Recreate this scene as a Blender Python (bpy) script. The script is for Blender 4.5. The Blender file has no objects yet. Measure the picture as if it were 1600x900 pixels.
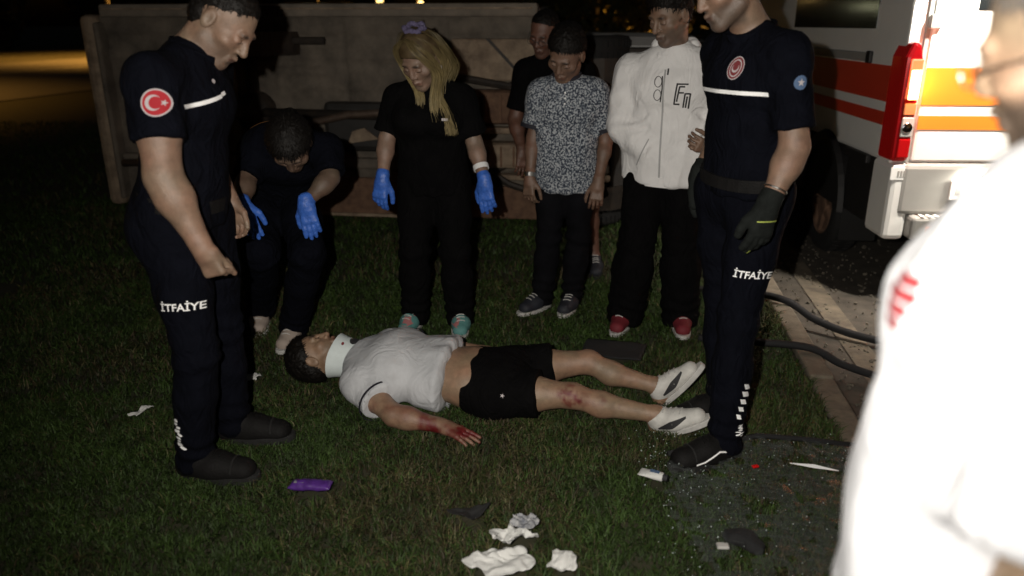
import bpy, bmesh, math, random
import numpy as np
from mathutils import Vector, Matrix
from mathutils.bvhtree import BVHTree
random.seed(7); RNG = np.random.default_rng(7)
SC = bpy.context.scene
COL = SC.collection
rad = math.radians

# ------------------------------------------------------------------ camera
cd = bpy.data.cameras.new('camera'); cam = bpy.data.objects.new('camera', cd); COL.objects.link(cam)
cd.sensor_width = 36.0; cd.lens = 27.0; cd.clip_start = 0.05; cd.clip_end = 600
cam.location = (0, 0, 1.55); cam.rotation_euler = (rad(90 - 19), 0, 0)
cd.dof.use_dof = True; cd.dof.focus_distance = 3.3; cd.dof.aperture_fstop = 1.6
SC.camera = cam
# ------------------------------------------------------------------ night sky
wd = bpy.data.worlds.new('World'); SC.world = wd; wd.use_nodes = True
wn = wd.node_tree.nodes; wl = wd.node_tree.links
sky = wn.new('ShaderNodeTexSky'); sky.sky_type = 'NISHITA'; sky.sun_disc = False
sky.sun_elevation = rad(2.0); sky.sun_rotation = rad(150); sky.dust_density = 3.0
bg = wn['Background']; bg.inputs['Strength'].default_value = 0.006
wl.new(sky.outputs[0], bg.inputs[0])
# weak moonlight
sd = bpy.data.lights.new('moon', 'SUN'); sd.energy = 0.004; sd.angle = rad(0.5); sd.color = (0.8, 0.85, 1.0)
so = bpy.data.objects.new('moon', sd); COL.objects.link(so); so.rotation_euler = (rad(50), 0, rad(150))
# the flash of the camera that took the picture: a small lamp beside the lens
fd = bpy.data.lights.new('camera_flash', 'SPOT'); fd.energy = 320.0; fd.color = (1.0, 0.94, 0.85)
fd.spot_size = rad(102); fd.spot_blend = 1.0; fd.shadow_soft_size = 0.012
fo = bpy.data.objects.new('camera_flash', fd); COL.objects.link(fo)
fo.location = (-0.14, 0.0, 1.62)
fo.rotation_euler = (Vector((0.07, 1.0, -0.24)).to_track_quat('-Z', 'Y')).to_euler()
SC.view_settings.view_transform = 'Standard'; SC.view_settings.look = 'None'
SC.view_settings.exposure = 0.0; SC.view_settings.gamma = 1.0
SC.render.engine = 'CYCLES'
SC.cycles.use_denoising = True
SC.cycles.max_bounces = 4; SC.cycles.transparent_max_bounces = 12
SC.cycles.sample_clamp_indirect = 3.0

# ------------------------------------------------------------------ materials
MATS = {}
def mat(name, col, rough=0.6, metal=0.0, var=0.0, vscale=8.0, bump=0.0, bscale=60.0, vcol=False, col2=None,
        emit=None, estr=0.0, spec=0.5, alpha=1.0, trans=0.0, sheen=0.0, wrinkle=0.0, wscale=14.0):
    m = bpy.data.materials.new(name); m.use_nodes = True; MATS[name] = m
    nt = m.node_tree; n = nt.nodes; l = nt.links; b = n['Principled BSDF']
    b.inputs['Base Color'].default_value = (*col, 1); b.inputs['Roughness'].default_value = rough
    b.inputs['Metallic'].default_value = metal; b.inputs['Specular IOR Level'].default_value = spec
    b.inputs['Alpha'].default_value = alpha; b.inputs['Transmission Weight'].default_value = trans
    if sheen: b.inputs['Sheen Weight'].default_value = sheen
    if emit:
        b.inputs['Emission Color'].default_value = (*emit, 1); b.inputs['Emission Strength'].default_value = estr
    tc = n.new('ShaderNodeTexCoord'); src = None
    if vcol:
        a = n.new('ShaderNodeVertexColor'); a.layer_name = 'Col'; src = a.outputs[0]
    if var > 0 or col2:
        nz = n.new('ShaderNodeTexNoise'); nz.inputs['Scale'].default_value = vscale; nz.inputs['Detail'].default_value = 6
        nz.inputs['Roughness'].default_value = 0.65
        l.new(tc.outputs['Object'], nz.inputs['Vector'])
        rp = n.new('ShaderNodeValToRGB'); rp.color_ramp.elements[0].position = 0.32; rp.color_ramp.elements[1].position = 0.68
        if col2:
            rp.color_ramp.elements[0].color = (*col, 1); rp.color_ramp.elements[1].color = (*col2, 1)
            l.new(nz.outputs[0], rp.inputs[0])
            if src is None: src = rp.outputs[0]
            else:
                mx = n.new('ShaderNodeMixRGB'); mx.blend_type = 'MULTIPLY'; mx.inputs[0].default_value = 1
                l.new(src, mx.inputs[1]); l.new(rp.outputs[0], mx.inputs[2]); src = mx.outputs[0]
        else:
            lo = 1 - var
            rp.color_ramp.elements[0].color = (lo, lo, lo, 1); rp.color_ramp.elements[1].color = (1 + var * .4,) * 3 + (1,)
            l.new(nz.outputs[0], rp.inputs[0])
            mx = n.new('ShaderNodeMixRGB'); mx.blend_type = 'MULTIPLY'; mx.inputs[0].default_value = 1
            if src is None: mx.inputs[1].default_value = (*col, 1)
            else: l.new(src, mx.inputs[1])
            l.new(rp.outputs[0], mx.inputs[2]); src = mx.outputs[0]
    if src is not None: l.new(src, b.inputs['Base Color'])
    if bump > 0:
        nb = n.new('ShaderNodeTexNoise'); nb.inputs['Scale'].default_value = bscale; nb.inputs['Detail'].default_value = 4
        l.new(tc.outputs['Object'], nb.inputs['Vector'])
        bp = n.new('ShaderNodeBump'); bp.inputs['Strength'].default_value = bump; bp.inputs['Distance'].default_value = 0.004
        l.new(nb.outputs[0], bp.inputs['Height']); l.new(bp.outputs[0], b.inputs['Normal'])
        if wrinkle > 0:
            mp = n.new('ShaderNodeMapping'); mp.inputs['Scale'].default_value = (1.0, 1.0, .55); mp.inputs['Rotation'].default_value = (.5, .35, .2)
            l.new(tc.outputs['Object'], mp.inputs['Vector'])
            nw = n.new('ShaderNodeTexNoise'); nw.inputs['Scale'].default_value = wscale; nw.inputs['Detail'].default_value = 3; nw.inputs['Distortion'].default_value = 1.2
            l.new(mp.outputs[0], nw.inputs['Vector'])
            ab = n.new('ShaderNodeMath'); ab.operation = 'SUBTRACT'; ab.inputs[1].default_value = .5; l.new(nw.outputs[0], ab.inputs[0])
            a2 = n.new('ShaderNodeMath'); a2.operation = 'ABSOLUTE'; l.new(ab.outputs[0], a2.inputs[0])
            b2 = n.new('ShaderNodeBump'); b2.inputs['Strength'].default_value = wrinkle; b2.inputs['Distance'].default_value = .045; b2.invert = True
            l.new(a2.outputs[0], b2.inputs['Height']); l.new(bp.outputs[0], b2.inputs['Normal']); l.new(b2.outputs[0], b.inputs['Normal'])
    return m

mat('skin', (.3, .19, .13), .5, vcol=True, var=.22, vscale=38, bump=.45, bscale=300, spec=.6)
mat('navy', (.0032, .0037, .0068), .9, var=.3, vscale=14, bump=.3, bscale=240, spec=.06, wrinkle=.5)
mat('black_cloth', (.0034, .0032, .0035), .9, var=.3, vscale=14, bump=.3, bscale=240, spec=.06, wrinkle=.5)
mat('black_jeans', (.0055, .0055, .007), .9, var=.4, vscale=9, bump=.4, bscale=300, spec=.06)
mat('hoodie', (.76, .75, .745), .9, var=.10, vscale=6, bump=.35, bscale=420, spec=.15, wrinkle=.45, wscale=9)
mat('white_shirt', (.50, .51, .53), .9, var=.14, vscale=5, bump=.3, bscale=420, spec=.15, vcol=True, wrinkle=.35, wscale=11)
mat('white_tee', (.70, .71, .74), .9, var=.05, vscale=6, bump=.3, bscale=260, spec=.15, wrinkle=.6, wscale=8)
mat('trim_black', (.012, .012, .02), .8)
mat('hair_dark', (.006, .0048, .004), .55, var=.4, vscale=40, bump=.6, bscale=220, spec=.2)
mat('hair_grey', (.16, .14, .12), .6, var=.4, vscale=40, bump=.9, bscale=180)
mat('hair_blonde', (.22, .16, .075), .55, vcol=True, spec=.25, var=.3, vscale=20)
mat('leather', (.008, .0075, .0075), .7, var=.4, vscale=12, bump=.5, bscale=160, spec=.15)
mat('rubber', (.010, .010, .010), .85, var=.3, vscale=20, bump=.3, bscale=120)
mat('retro', (.95, .95, .95), .4, var=.03, vscale=60)
mat('blue_glove', (.045, .14, .54), .45, var=.3, vscale=45, bump=.9, bscale=70)
mat('work_glove', (.012, .014, .013), .85, var=.4, vscale=30, bump=.5, bscale=250, spec=.1)
mat('lime', (.42, .50, .10), .6)
mat('emblem_red', (.36, .012, .02), .8)
mat('emblem_pale', (.46, .42, .43), .8)
mat('emblem_dull', (.17, .025, .03), .8)
mat('emblem_blue', (.07, .12, .22), .8)
mat('foam_white', (.60, .66, .66), .7, var=.08, vscale=20, spec=.3)
mat('metal', (.6, .6, .58), .3, metal=1.0)
mat('white_plastic', (.75, .75, .75), .4)
mat('shoe_white', (.56, .55, .52), .7, var=.2, vscale=25, bump=.3, bscale=200)
mat('shoe_red', (.16, .012, .02), .75, var=.2, vscale=25, bump=.3, bscale=200)
mat('shoe_teal', (.10, .26, .25), .7, var=.2, vscale=30, bump=.3, bscale=300)
mat('shoe_pink', (.40, .16, .16), .7)
mat('shoe_dark', (.016, .018, .026), .7, var=.3, vscale=30)
mat('shoe_beige', (.34, .28, .24), .75)
mat('sole_pale', (.50, .49, .47), .7, var=.2, vscale=30)
mat('ink', (.02, .02, .022), .8)
mat('phone_black', (.01, .01, .012), .25)
mat('lens_glass', (.10, .10, .11), .08, alpha=.35)

def pattern_shirt():
    m = mat('pattern_shirt', (.1, .1, .12), .9, spec=.15, bump=.3, bscale=300)
    nt = m.node_tree; n = nt.nodes; l = nt.links; b = n['Principled BSDF']
    tc = n.new('ShaderNodeTexCoord')
    v = n.new('ShaderNodeTexNoise'); v.inputs['Scale'].default_value = 105; v.inputs['Detail'].default_value = 3
    l.new(tc.outputs['Object'], v.inputs['Vector'])
    r = n.new('ShaderNodeValToRGB'); e = r.color_ramp.elements
    e[0].position = .40; e[0].color = (.035, .042, .06, 1); e[1].position = .60; e[1].color = (.40, .42, .44, 1)
    e2 = r.color_ramp.elements.new(.5); e2.color = (.13, .15, .18, 1)
    l.new(v.outputs[0], r.inputs[0]); l.new(r.outputs[0], b.inputs['Base Color'])
pattern_shirt()

# ------------------------------------------------------------------ object helpers
BASE = {}
def fin(o, label=None, cat=None, group=None, kind=None):
    if label: o['label'] = label
    if cat: o['category'] = cat
    if group: o['group'] = group
    if kind: o['kind'] = kind
    return o
def empty(name, loc, label, cat, group=None):
    o = bpy.data.objects.new(name, None); COL.objects.link(o); o.location = loc; o.empty_display_size = .1
    BASE[o.name] = np.array(loc, float); return fin(o, label, cat, group)
def mk(name, V, Fc, m, parent=None, smooth=False, col=None, bevel=0, base=None):
    """link verts/faces (world coordinates) as one mesh object; children are stored relative to their thing's base"""
    V = np.asarray(V, float).reshape(-1, 3)
    if parent is not None: base = BASE[parent.name]
    elif base is None:
        base = np.array([V[:, 0].mean(), V[:, 1].mean(), V[:, 2].min()])
    base = np.asarray(base, float)
    L = V - base
    me = bpy.data.meshes.new(name)
    if isinstance(Fc, np.ndarray):
        k = Fc.shape[1]; nf = len(Fc)
        me.vertices.add(len(L)); me.vertices.foreach_set('co', L.ravel())
        me.loops.add(nf * k); me.loops.foreach_set('vertex_index', Fc.ravel().astype(np.int32))
        me.polygons.add(nf); me.polygons.foreach_set('loop_start', np.arange(0, nf * k, k, dtype=np.int32))
        try: me.polygons.foreach_set('loop_total', np.full(nf, k, dtype=np.int32))
        except Exception: pass
        me.update(calc_edges=True)
    else:
        me.from_pydata([tuple(v) for v in L], [], [tuple(f) for f in Fc]); me.update()
    me.validate()
    if smooth: me.polygons.foreach_set('use_smooth', np.ones(len(me.polygons), dtype=bool))
    if col is not None:
        ca = me.color_attributes.new('Col', 'FLOAT_COLOR', 'POINT')
        c = np.ones((len(L), 4)); c[:, :3] = col; ca.data.foreach_set('color', c.ravel())
    if isinstance(m, (list, tuple)):
        for q in m: me.materials.append(MATS[q])
    else: me.materials.append(MATS[m])
    o = bpy.data.objects.new(name, me); COL.objects.link(o)
    if parent is not None: o.parent = parent
    else: o.location = base
    BASE[o.name] = base
    if bevel:
        bm_ = o.modifiers.new('bevel', 'BEVEL'); bm_.width = bevel; bm_.segments = 2; bm_.limit_method = 'ANGLE'; bm_.angle_limit = rad(35)
    return o
def A3(*v): return np.array(v, float)
def nrm(v): v = np.asarray(v, float); return v / (np.linalg.norm(v) + 1e-12)
class MB:
    def __init__(s): s.v = []; s.f = []
    def add(s, V, Fc):
        o = len(s.v); s.v += [tuple(x) for x in V]; s.f += [tuple(i + o for i in f) for f in Fc]; return s
    def box(s, c, size, R=None):
        c = np.asarray(c, float); h = np.asarray(size, float) / 2
        V = np.array([(x, y, z) for x in (-1, 1) for y in (-1, 1) for z in (-1, 1)]) * h
        if R is not None: V = V @ np.asarray(R).T
        return s.add(V + c, [(0, 1, 3, 2), (4, 6, 7, 5), (0, 4, 5, 1), (2, 3, 7, 6), (0, 2, 6, 4), (1, 5, 7, 3)])
    def tube(s, pts, r, n=10, cap=True):
        pts = [np.asarray(p, float) for p in pts]; m_ = len(pts)
        rr = r if hasattr(r, '__len__') else [r] * m_
        V = []; prev = None
        for i, p in enumerate(pts):
            t = nrm(pts[min(i + 1, m_ - 1)] - pts[max(i - 1, 0)])
            if prev is None:
                a = np.cross(t, (0, 0, 1)); a = nrm(a) if np.linalg.norm(a) > .05 else nrm(np.cross(t, (1, 0, 0)))
            else: a = nrm(prev - t * np.dot(prev, t))
            prev = a; b = np.cross(t, a)
            for k in range(n):
                th = 2 * math.pi * k / n; V.append(p + rr[i] * (math.cos(th) * a + math.sin(th) * b))
        Fc = [(i * n + k, i * n + (k + 1) % n, (i + 1) * n + (k + 1) % n, (i + 1) * n + k) for i in range(m_ - 1) for k in range(n)]
        if cap: Fc += [tuple(range(n - 1, -1, -1)), tuple(range((m_ - 1) * n, m_ * n))]
        return s.add(V, Fc)
    def lathe(s, c, axis, prof, n=24, ref=None):
        """prof: (radius, offset along axis) pairs"""
        c = np.asarray(c, float); ax = nrm(axis)
        a = nrm(np.cross(ax, (0, 0, 1))) if abs(ax[2]) < .9 else nrm(np.cross(ax, (1, 0, 0))); b = np.cross(ax, a)
        V = [c + ax * z + r * (math.cos(2 * math.pi * k / n) * a + math.sin(2 * math.pi * k / n) * b) for r, z in prof for k in range(n)]
        m_ = len(prof)
        Fc = [(i * n + k, i * n + (k + 1) % n, (i + 1) * n + (k + 1) % n, (i + 1) * n + k) for i in range(m_ - 1) for k in range(n)]
        return s.add(V, Fc)
    def prism(s, poly, off):
        """closed polygon (3D points) extruded by the vector off"""
        poly = [np.asarray(p, float) for p in poly]; n = len(poly); off = np.asarray(off, float)
        V = poly + [p + off for p in poly]
        return s.add(V, [tuple(range(n - 1, -1, -1)), tuple(range(n, 2 * n))] + [(i, (i + 1) % n, n + (i + 1) % n, n + i) for i in range(n)])
    def build(s, name, m, parent=None, **k): return mk(name, s.v, s.f, m, parent, **k)

def _hash(i, j, k, seed):
    h = (i * 73856093) ^ (j * 19349663) ^ (k * 83492791) ^ (seed * 2654435761)
    h = (h ^ (h >> 13)) * 1274126177; h = h ^ (h >> 16)
    return (h & 0xffff) / 65535.0
def vnoise(p, seed=0):
    p = np.asarray(p, float); i = np.floor(p).astype(np.int64); f = p - i; f = f * f * (3 - 2 * f)
    o = 0
    for dx in (0, 1):
        for dy in (0, 1):
            for dz in (0, 1):
                w = (f[:, 0] if dx else 1 - f[:, 0]) * (f[:, 1] if dy else 1 - f[:, 1]) * (f[:, 2] if dz else 1 - f[:, 2])
                o = o + w * _hash(i[:, 0] + dx, i[:, 1] + dy, i[:, 2] + dz, seed)
    return o * 2 - 1
def fbm(p, seed=0, oc=3):
    o = 0; a = 1
    for q in range(oc): o = o + a * vnoise(np.asarray(p) * 2 ** q, seed + q); a *= .5
    return o

# ------------------------------------------------------------------ smooth solid modelling (blended rounded limbs -> one quad mesh)
def rc(a, b, ra, rb=None, k=.02, S=None, op='u', cut=None):
    return dict(t='rc', a=np.asarray(a, float), b=np.asarray(b, float), ra=ra, rb=ra if rb is None else rb, k=k, S=S, op=op, cut=cut)
def ell(c, r, R=None, k=.02, op='u', cut=None):
    """ellipsoid; R rows are its three axes"""
    return dict(t='el', c=np.asarray(c, float), r=np.asarray(r, float), R=np.eye(3) if R is None else np.asarray(R, float), k=k, op=op, cut=cut)
def stretch(axis, s):
    """linear map that makes a solid s times wider along axis"""
    a = nrm(axis); return np.eye(3) + (1 / s - 1) * np.outer(a, a)
def pbox(p):
    if p['t'] == 'rc':
        m_ = max(p['ra'], p['rb'])
        if p['S'] is not None: m_ = m_ / np.linalg.svd(p['S'], compute_uv=False)[-1]
        return np.minimum(p['a'], p['b']) - m_, np.maximum(p['a'], p['b']) + m_
    e = np.sqrt((p['R'].T ** 2) @ (p['r'] ** 2)); return p['c'] - e, p['c'] + e
def pdist(p, X, Y, Z):
    if p['t'] == 'rc':
        a, b = p['a'], p['b']; S = p['S']
        x, y, z = X - a[0], Y - a[1], Z - a[2]; ab = b - a
        if S is not None:
            x, y, z = S[0, 0] * x + S[0, 1] * y + S[0, 2] * z, S[1, 0] * x + S[1, 1] * y + S[1, 2] * z, S[2, 0] * x + S[2, 1] * y + S[2, 2] * z
            ab = S @ ab
        L = ab @ ab
        t = np.clip((x * ab[0] + y * ab[1] + z * ab[2]) / L, 0, 1) if L > 1e-10 else 0 * (x + y + z)
        qx, qy, qz = x - t * ab[0], y - t * ab[1], z - t * ab[2]
        q = np.sqrt(qx * qx + qy * qy + qz * qz) + 1e-9
        d = q - (p['ra'] + (p['rb'] - p['ra']) * t)
        if S is not None:
            gx = S[0, 0] * qx + S[1, 0] * qy + S[2, 0] * qz; gy = S[0, 1] * qx + S[1, 1] * qy + S[2, 1] * qz; gz = S[0, 2] * qx + S[1, 2] * qy + S[2, 2] * qz
            d = d / (np.sqrt(gx * gx + gy * gy + gz * gz) / q + 1e-6)
    else:
        c, r, R = p['c'], p['r'], p['R']
        x, y, z = X - c[0], Y - c[1], Z - c[2]
        u = [(R[i, 0] * x + R[i, 1] * y + R[i, 2] * z) / r[i] for i in range(3)]
        k0 = np.sqrt(u[0] ** 2 + u[1] ** 2 + u[2] ** 2) + 1e-9
        k1 = np.sqrt((u[0] / r[0]) ** 2 + (u[1] / r[1]) ** 2 + (u[2] / r[2]) ** 2) + 1e-9
        d = k0 * (k0 - 1) / k1
    if p['cut']:
        for q, n in p['cut']: d = np.maximum(d, (X - q[0]) * n[0] + (Y - q[1]) * n[1] + (Z - q[2]) * n[2])
    return d
EDG = [(0, 1), (2, 3), (4, 5), (6, 7), (0, 2), (1, 3), (4, 6), (5, 7), (0, 4), (1, 5), (2, 6), (3, 7)]
CRN = np.array([(x, y, z) for x in (0, 1) for y in (0, 1) for z in (0, 1)])
def solid(prims, h, lo=None, hi=None, cuts=()):
    bx = [pbox(p) for p in prims if p['op'] == 'u']
    if lo is None: lo = np.min([b[0] for b in bx], 0) - 3 * h
    if hi is None: hi = np.max([b[1] for b in bx], 0) + 3 * h
    lo = np.floor(np.asarray(lo) / h) * h
    n = np.ceil((np.asarray(hi) - lo) / h).astype(int) + 1
    D = np.full(n, .5, np.float32)
    gx = lo[0] + np.arange(n[0]) * h; gy = lo[1] + np.arange(n[1]) * h; gz = lo[2] + np.arange(n[2]) * h
    for p in prims:
        a, b = pbox(p); mg = p['k'] + 3 * h
        i0 = np.clip(np.floor((a - mg - lo) / h).astype(int), 0, n); i1 = np.clip(np.ceil((b + mg - lo) / h).astype(int) + 1, 0, n)
        if np.any(i1 <= i0): continue
        sl = tuple(slice(q, w) for q, w in zip(i0, i1))
        X = gx[sl[0]][:, None, None]; Y = gy[sl[1]][None, :, None]; Z = gz[sl[2]][None, None, :]
        d = pdist(p, X, Y, Z).astype(np.float32); C = D[sl]; k = max(p['k'], 1e-4)
        if p['op'] == 'u':
            t = np.clip(.5 + .5 * (d - C) / k, 0, 1); D[sl] = d + (C - d) * t - k * t * (1 - t)
        else:
            e = -d; t = np.clip(.5 - .5 * (e - C) / k, 0, 1); D[sl] = e + (C - e) * t + k * t * (1 - t)
    for q, nn in cuts:
        D = np.maximum(D, ((gx[:, None, None] - q[0]) * nn[0] + (gy[None, :, None] - q[1]) * nn[1] + (gz[None, None, :] - q[2]) * nn[2]).astype(np.float32))
    I = D < 0
    s = sum(I[x:n[0] - 1 + x, y:n[1] - 1 + y, z:n[2] - 1 + z].astype(np.int8) for x, y, z in CRN)
    act = np.argwhere((s > 0) & (s < 8))
    cv = np.stack([D[act[:, 0] + x, act[:, 1] + y, act[:, 2] + z] for x, y, z in CRN], 1)
    P = np.zeros((len(act), 3)); W = np.zeros(len(act))
    for i, j in EDG:
        a, b = cv[:, i], cv[:, j]; m_ = (a < 0) != (b < 0)
        t = np.where(m_, a / np.where(m_, a - b, 1), 0)
        P += m_[:, None] * (CRN[i] + t[:, None] * (CRN[j] - CRN[i])); W += m_
    V = lo + (act + P / W[:, None]) * h
    idx = np.full(n - 1, -1, np.int64); idx[tuple(act.T)] = np.arange(len(act))
    Q = []
    for ax in range(3):
        sl0 = [slice(None)] * 3; sl1 = [slice(None)] * 3; sl0[ax] = slice(0, -1); sl1[ax] = slice(1, None)
        e = np.argwhere(I[tuple(sl0)] != I[tuple(sl1)])
        u, w = (ax + 1) % 3, (ax + 2) % 3
        ok = (e[:, u] > 0) & (e[:, w] > 0) & (e[:, u] < n[u] - 1) & (e[:, w] < n[w] - 1); e = e[ok]
        ins = I[tuple(e.T)]
        def g(du, dw):
            c = e.copy(); c[:, u] -= du; c[:, w] -= dw; return idx[tuple(c.T)]
        q = np.stack([g(1, 1), g(0, 1), g(0, 0), g(1, 0)], 1)
        q[~ins] = q[~ins][:, ::-1]; Q.append(q)
    Q = np.concatenate(Q); Q = Q[(Q >= 0).all(1)]
    return V, Q
def normals(V, Q):
    n = np.cross(V[Q[:, 2]] - V[Q[:, 0]], V[Q[:, 3]] - V[Q[:, 1]]); N = np.zeros_like(V)
    for c in range(3):
        for k in range(4): N[:, c] += np.bincount(Q[:, k], n[:, c], len(V))
    return N / (np.linalg.norm(N, axis=1, keepdims=True) + 1e-12)
def relax(V, Q, it=1, lam=.5):
    for _ in range(it):
        Sx = np.zeros_like(V); c = np.zeros(len(V))
        for k in range(4):
            j = Q[:, (k + 1) % 4]
            for a in range(3): Sx[:, a] += np.bincount(Q[:, k], V[j, a], len(V))
            c += np.bincount(Q[:, k], minlength=len(V))
            j = Q[:, (k - 1) % 4]
            for a in range(3): Sx[:, a] += np.bincount(Q[:, k], V[j, a], len(V))
            c += np.bincount(Q[:, k], minlength=len(V))
        V = V + lam * (Sx / np.maximum(c, 1)[:, None] - V)
    return V
def keep(V, Q, mask):
    """keep the quads whose centre satisfies mask(centres)"""
    c = V[Q].mean(1); Q = Q[mask(c)]
    u, inv = np.unique(Q, return_inverse=True); return V[u], inv.reshape(Q.shape)
def folds(V, Q, axis, amp=.005, freq=14, seed=1, sq=.28, mask=None):
    """cloth folds: noise ridges drawn out along axis"""
    a = nrm(axis); P = V + (sq - 1) * np.outer(V @ a, a)
    P = P + .03 * np.stack([vnoise(V * 7, seed + 11), vnoise(V * 7, seed + 12), vnoise(V * 7, seed + 13)], 1)
    r = 1 - 2 * np.abs(vnoise(P * freq, seed)); r2 = vnoise(P * freq * 1.9, seed + 5)
    d = amp * (.75 * r + .4 * r2)
    if mask is not None: d = d * mask(V)
    return V + normals(V, Q) * d[:, None]
# ================================================================== setting
mat('soil', (.022, .026, .010), .95, col2=(.040, .034, .018), vscale=9, bump=.6, bscale=40)
mat('asphalt', (.040, .034, .027), .9, col2=(.085, .072, .056), vscale=9, bump=.7, bscale=160)
mat('far_asphalt', (.07, .068, .066), .8, col2=(.10, .098, .095), vscale=3, bump=.3, bscale=80)
mat('concrete', (.10, .084, .062), .9, col2=(.185, .155, .115), vscale=16, bump=.5, bscale=120)
mat('gutter_mat', (.06, .05, .038), .9, col2=(.17, .14, .10), vscale=6, bump=.6, bscale=120)
mat('road_paint', (.6, .58, .5), .8, var=.4, vscale=12)
mat('hose_mat', (.007, .007, .008), .8, bump=.3, bscale=200)
KD = A3(.132, 1, 0) / math.hypot(.132, 1)            # direction of both carriageways
KR = A3(KD[1], -KD[0], 0)                             # to the right of it
def kp(s, o, z=0): return A3(.948, 0, z) + KD * s + KR * o    # s along the kerb, o to the right of its grass edge
def strip(name, o0, o1, z, m, s0=-30, s1=260, n=60):
    V = []; Fc = []
    for i in range(n + 1):
        s = s0 + (s1 - s0) * i / n; V += [kp(s, o0, z), kp(s, o1, z)]
    Fc = [(2 * i, 2 * i + 1, 2 * i + 3, 2 * i + 2) for i in range(n)]
    return fin(mk(name, V, Fc, m, base=(0, 0, z)), kind='structure')
def ground():
    os_ = np.concatenate([np.linspace(-300, -9, 14), np.linspace(-8, .05, 46), [.09], np.linspace(.5, 6, 6), np.linspace(12, 300, 10)])
    ss = np.concatenate([np.linspace(-60, 0, 8), np.linspace(.4, 9, 44), np.linspace(10, 400, 20)])
    O, S_ = np.meshgrid(os_, ss, indexing='ij'); O = O.ravel(); S_ = S_.ravel()
    V = A3(.948, 0, 0) + S_[:, None] * KD + O[:, None] * KR
    Z = .012 * vnoise(np.stack([V[:, 0] * 1.7, V[:, 1] * 1.7, 0 * O], 1), 3)
    V[:, 2] = np.where(O > .06, -.2, np.where((O > -7.9) & (O < -.1) & (S_ < 8.9), Z, 0) - .012)
    nx, ny = len(os_), len(ss)
    ii, jj = np.meshgrid(np.arange(nx - 1), np.arange(ny - 1), indexing='ij'); q = (ii * ny + jj).ravel()
    Q = np.stack([q, q + ny, q + ny + 1, q + 1], 1)
    return fin(mk('ground', V, Q, 'soil', smooth=True, base=(0, 0, 0)), kind='structure')
ground()
strip('road', .10, 9.0, -.10, 'asphalt', n=120)
strip('gutter', .33, .47, -.094, 'gutter_mat', n=120)
kb = empty('kerb', (1.3, 2.8, -.1), 'pale concrete kerb of long stones between the lawn and the road', 'kerb'); del kb['label']; del kb['category']; kb['kind'] = 'structure'
for i in range(-3, 22):
    s0, s1 = i * .98 + .3, (i + 1) * .98 + .288
    j = random.uniform(-.004, .004)
    P = [kp(s, o, 0) for s, o in ((s0, j), (s1, j), (s1, .11 + j), (s0, .11 + j))]
    MB().prism([p + A3(0, 0, -.3) for p in P], (0, 0, .3 + .018 + random.uniform(-.004, .004))).build('kerb_stone', 'concrete', kb, bevel=.012)
# the other carriageway, lit by street lamps
strip('far_road', -26.0, -13.8, .006, 'far_asphalt')
strip('far_lane_line', -21.1, -20.9, .012, 'road_paint')
# road rubbish: gravel and chips in the gutter
gb = MB()
for i in range(900):
    s = random.uniform(2.6, 7.5); o = .14 + abs(random.gauss(0, .55)); r = random.uniform(.003, .009) * (2.2 if random.random() < .06 else 1)
    c = kp(s, o, -.096 + r * .5); R = Matrix.Rotation(random.uniform(0, 6), 3, 'Z') @ Matrix.Rotation(random.uniform(0, 1), 3, 'X')
    gb.box(c, (r * random.uniform(1, 2), r * 1.6, r), R)
mat('grit', (.15, .13, .10), .9, var=.5, vscale=30)
fin(gb.build('gravel', 'grit'), 'loose grit and chips along the gutter', 'gravel', kind='stuff')

# ================================================================== street lamps of the far carriageway
mat('lamp_pole', (.32, .30, .27), .55, metal=.3, var=.2, vscale=6)
mat('lamp_lens', (.9, .6, .3), .4, emit=(1.0, .50, .10), estr=40)
def street_lamp(x, y, toward, h=8.5, power=900, label=''):
    t = empty('street_lamp', (x, y, 0), label, 'street lamp', 'sodium street lamps along the avenue')
    MB().tube([(x, y, 0), (x, y, h * .5), (x, y, h)], [.11, .085, .06], 10).build('pole', 'lamp_pole', t, smooth=True)
    e = A3(x, y, h) + toward * 2.8 + A3(0, 0, .35)
    MB().tube([(x, y, h - .05), A3(x, y, h) + toward * 1.2 + A3(0, 0, .3), e], .045, 8).build('arm', 'lamp_pole', t, smooth=True)
    hd = MB().box(e + toward * .2 + A3(0, 0, .02), (.62, .3, .14), Matrix.Rotation(math.atan2(toward[1], toward[0]), 3, 'Z')).build('lamp_head', 'lamp_pole', t, bevel=.04)
    MB().lathe(e + toward * .22 + A3(0, 0, -.06), (0, 0, -1), [(.17, 0), (.15, .05), (.08, .09), (0, .10)], 14).build('lamp_glass', 'lamp_lens', hd, smooth=True)
    ld = bpy.data.lights.new('lamp_light', 'SPOT'); ld.energy = power; ld.color = (1.0, .46, .08); ld.spot_size = rad(122); ld.spot_blend = .6; ld.shadow_soft_size = .15
    lo = bpy.data.objects.new('lamp_light', ld); COL.objects.link(lo); lo.parent = t; lo.location = tuple(e + toward * .22 + A3(0, 0, -.22) - A3(x, y, 0))
    return t
street_lamp(-24.6, 12.5, KR, power=34000, label='sodium street lamp out of sight beyond the left edge of the picture')
street_lamp(-20.1, 40.7, KR, power=16000, label='thin lamp post rising above the rear corner of the overturned van')
street_lamp(-16.3, 68.7, KR, power=9000, label='orange lit lamp post between the two groups of white strip lights')
street_lamp(-11.8, 102.0, KR, power=9000, label='pale lamp post behind the blonde woman\'s head')
street_lamp(3.2, 31.0, KR, power=14000, label='bright orange lamp post rising between the boy and the hoodie man')

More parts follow.
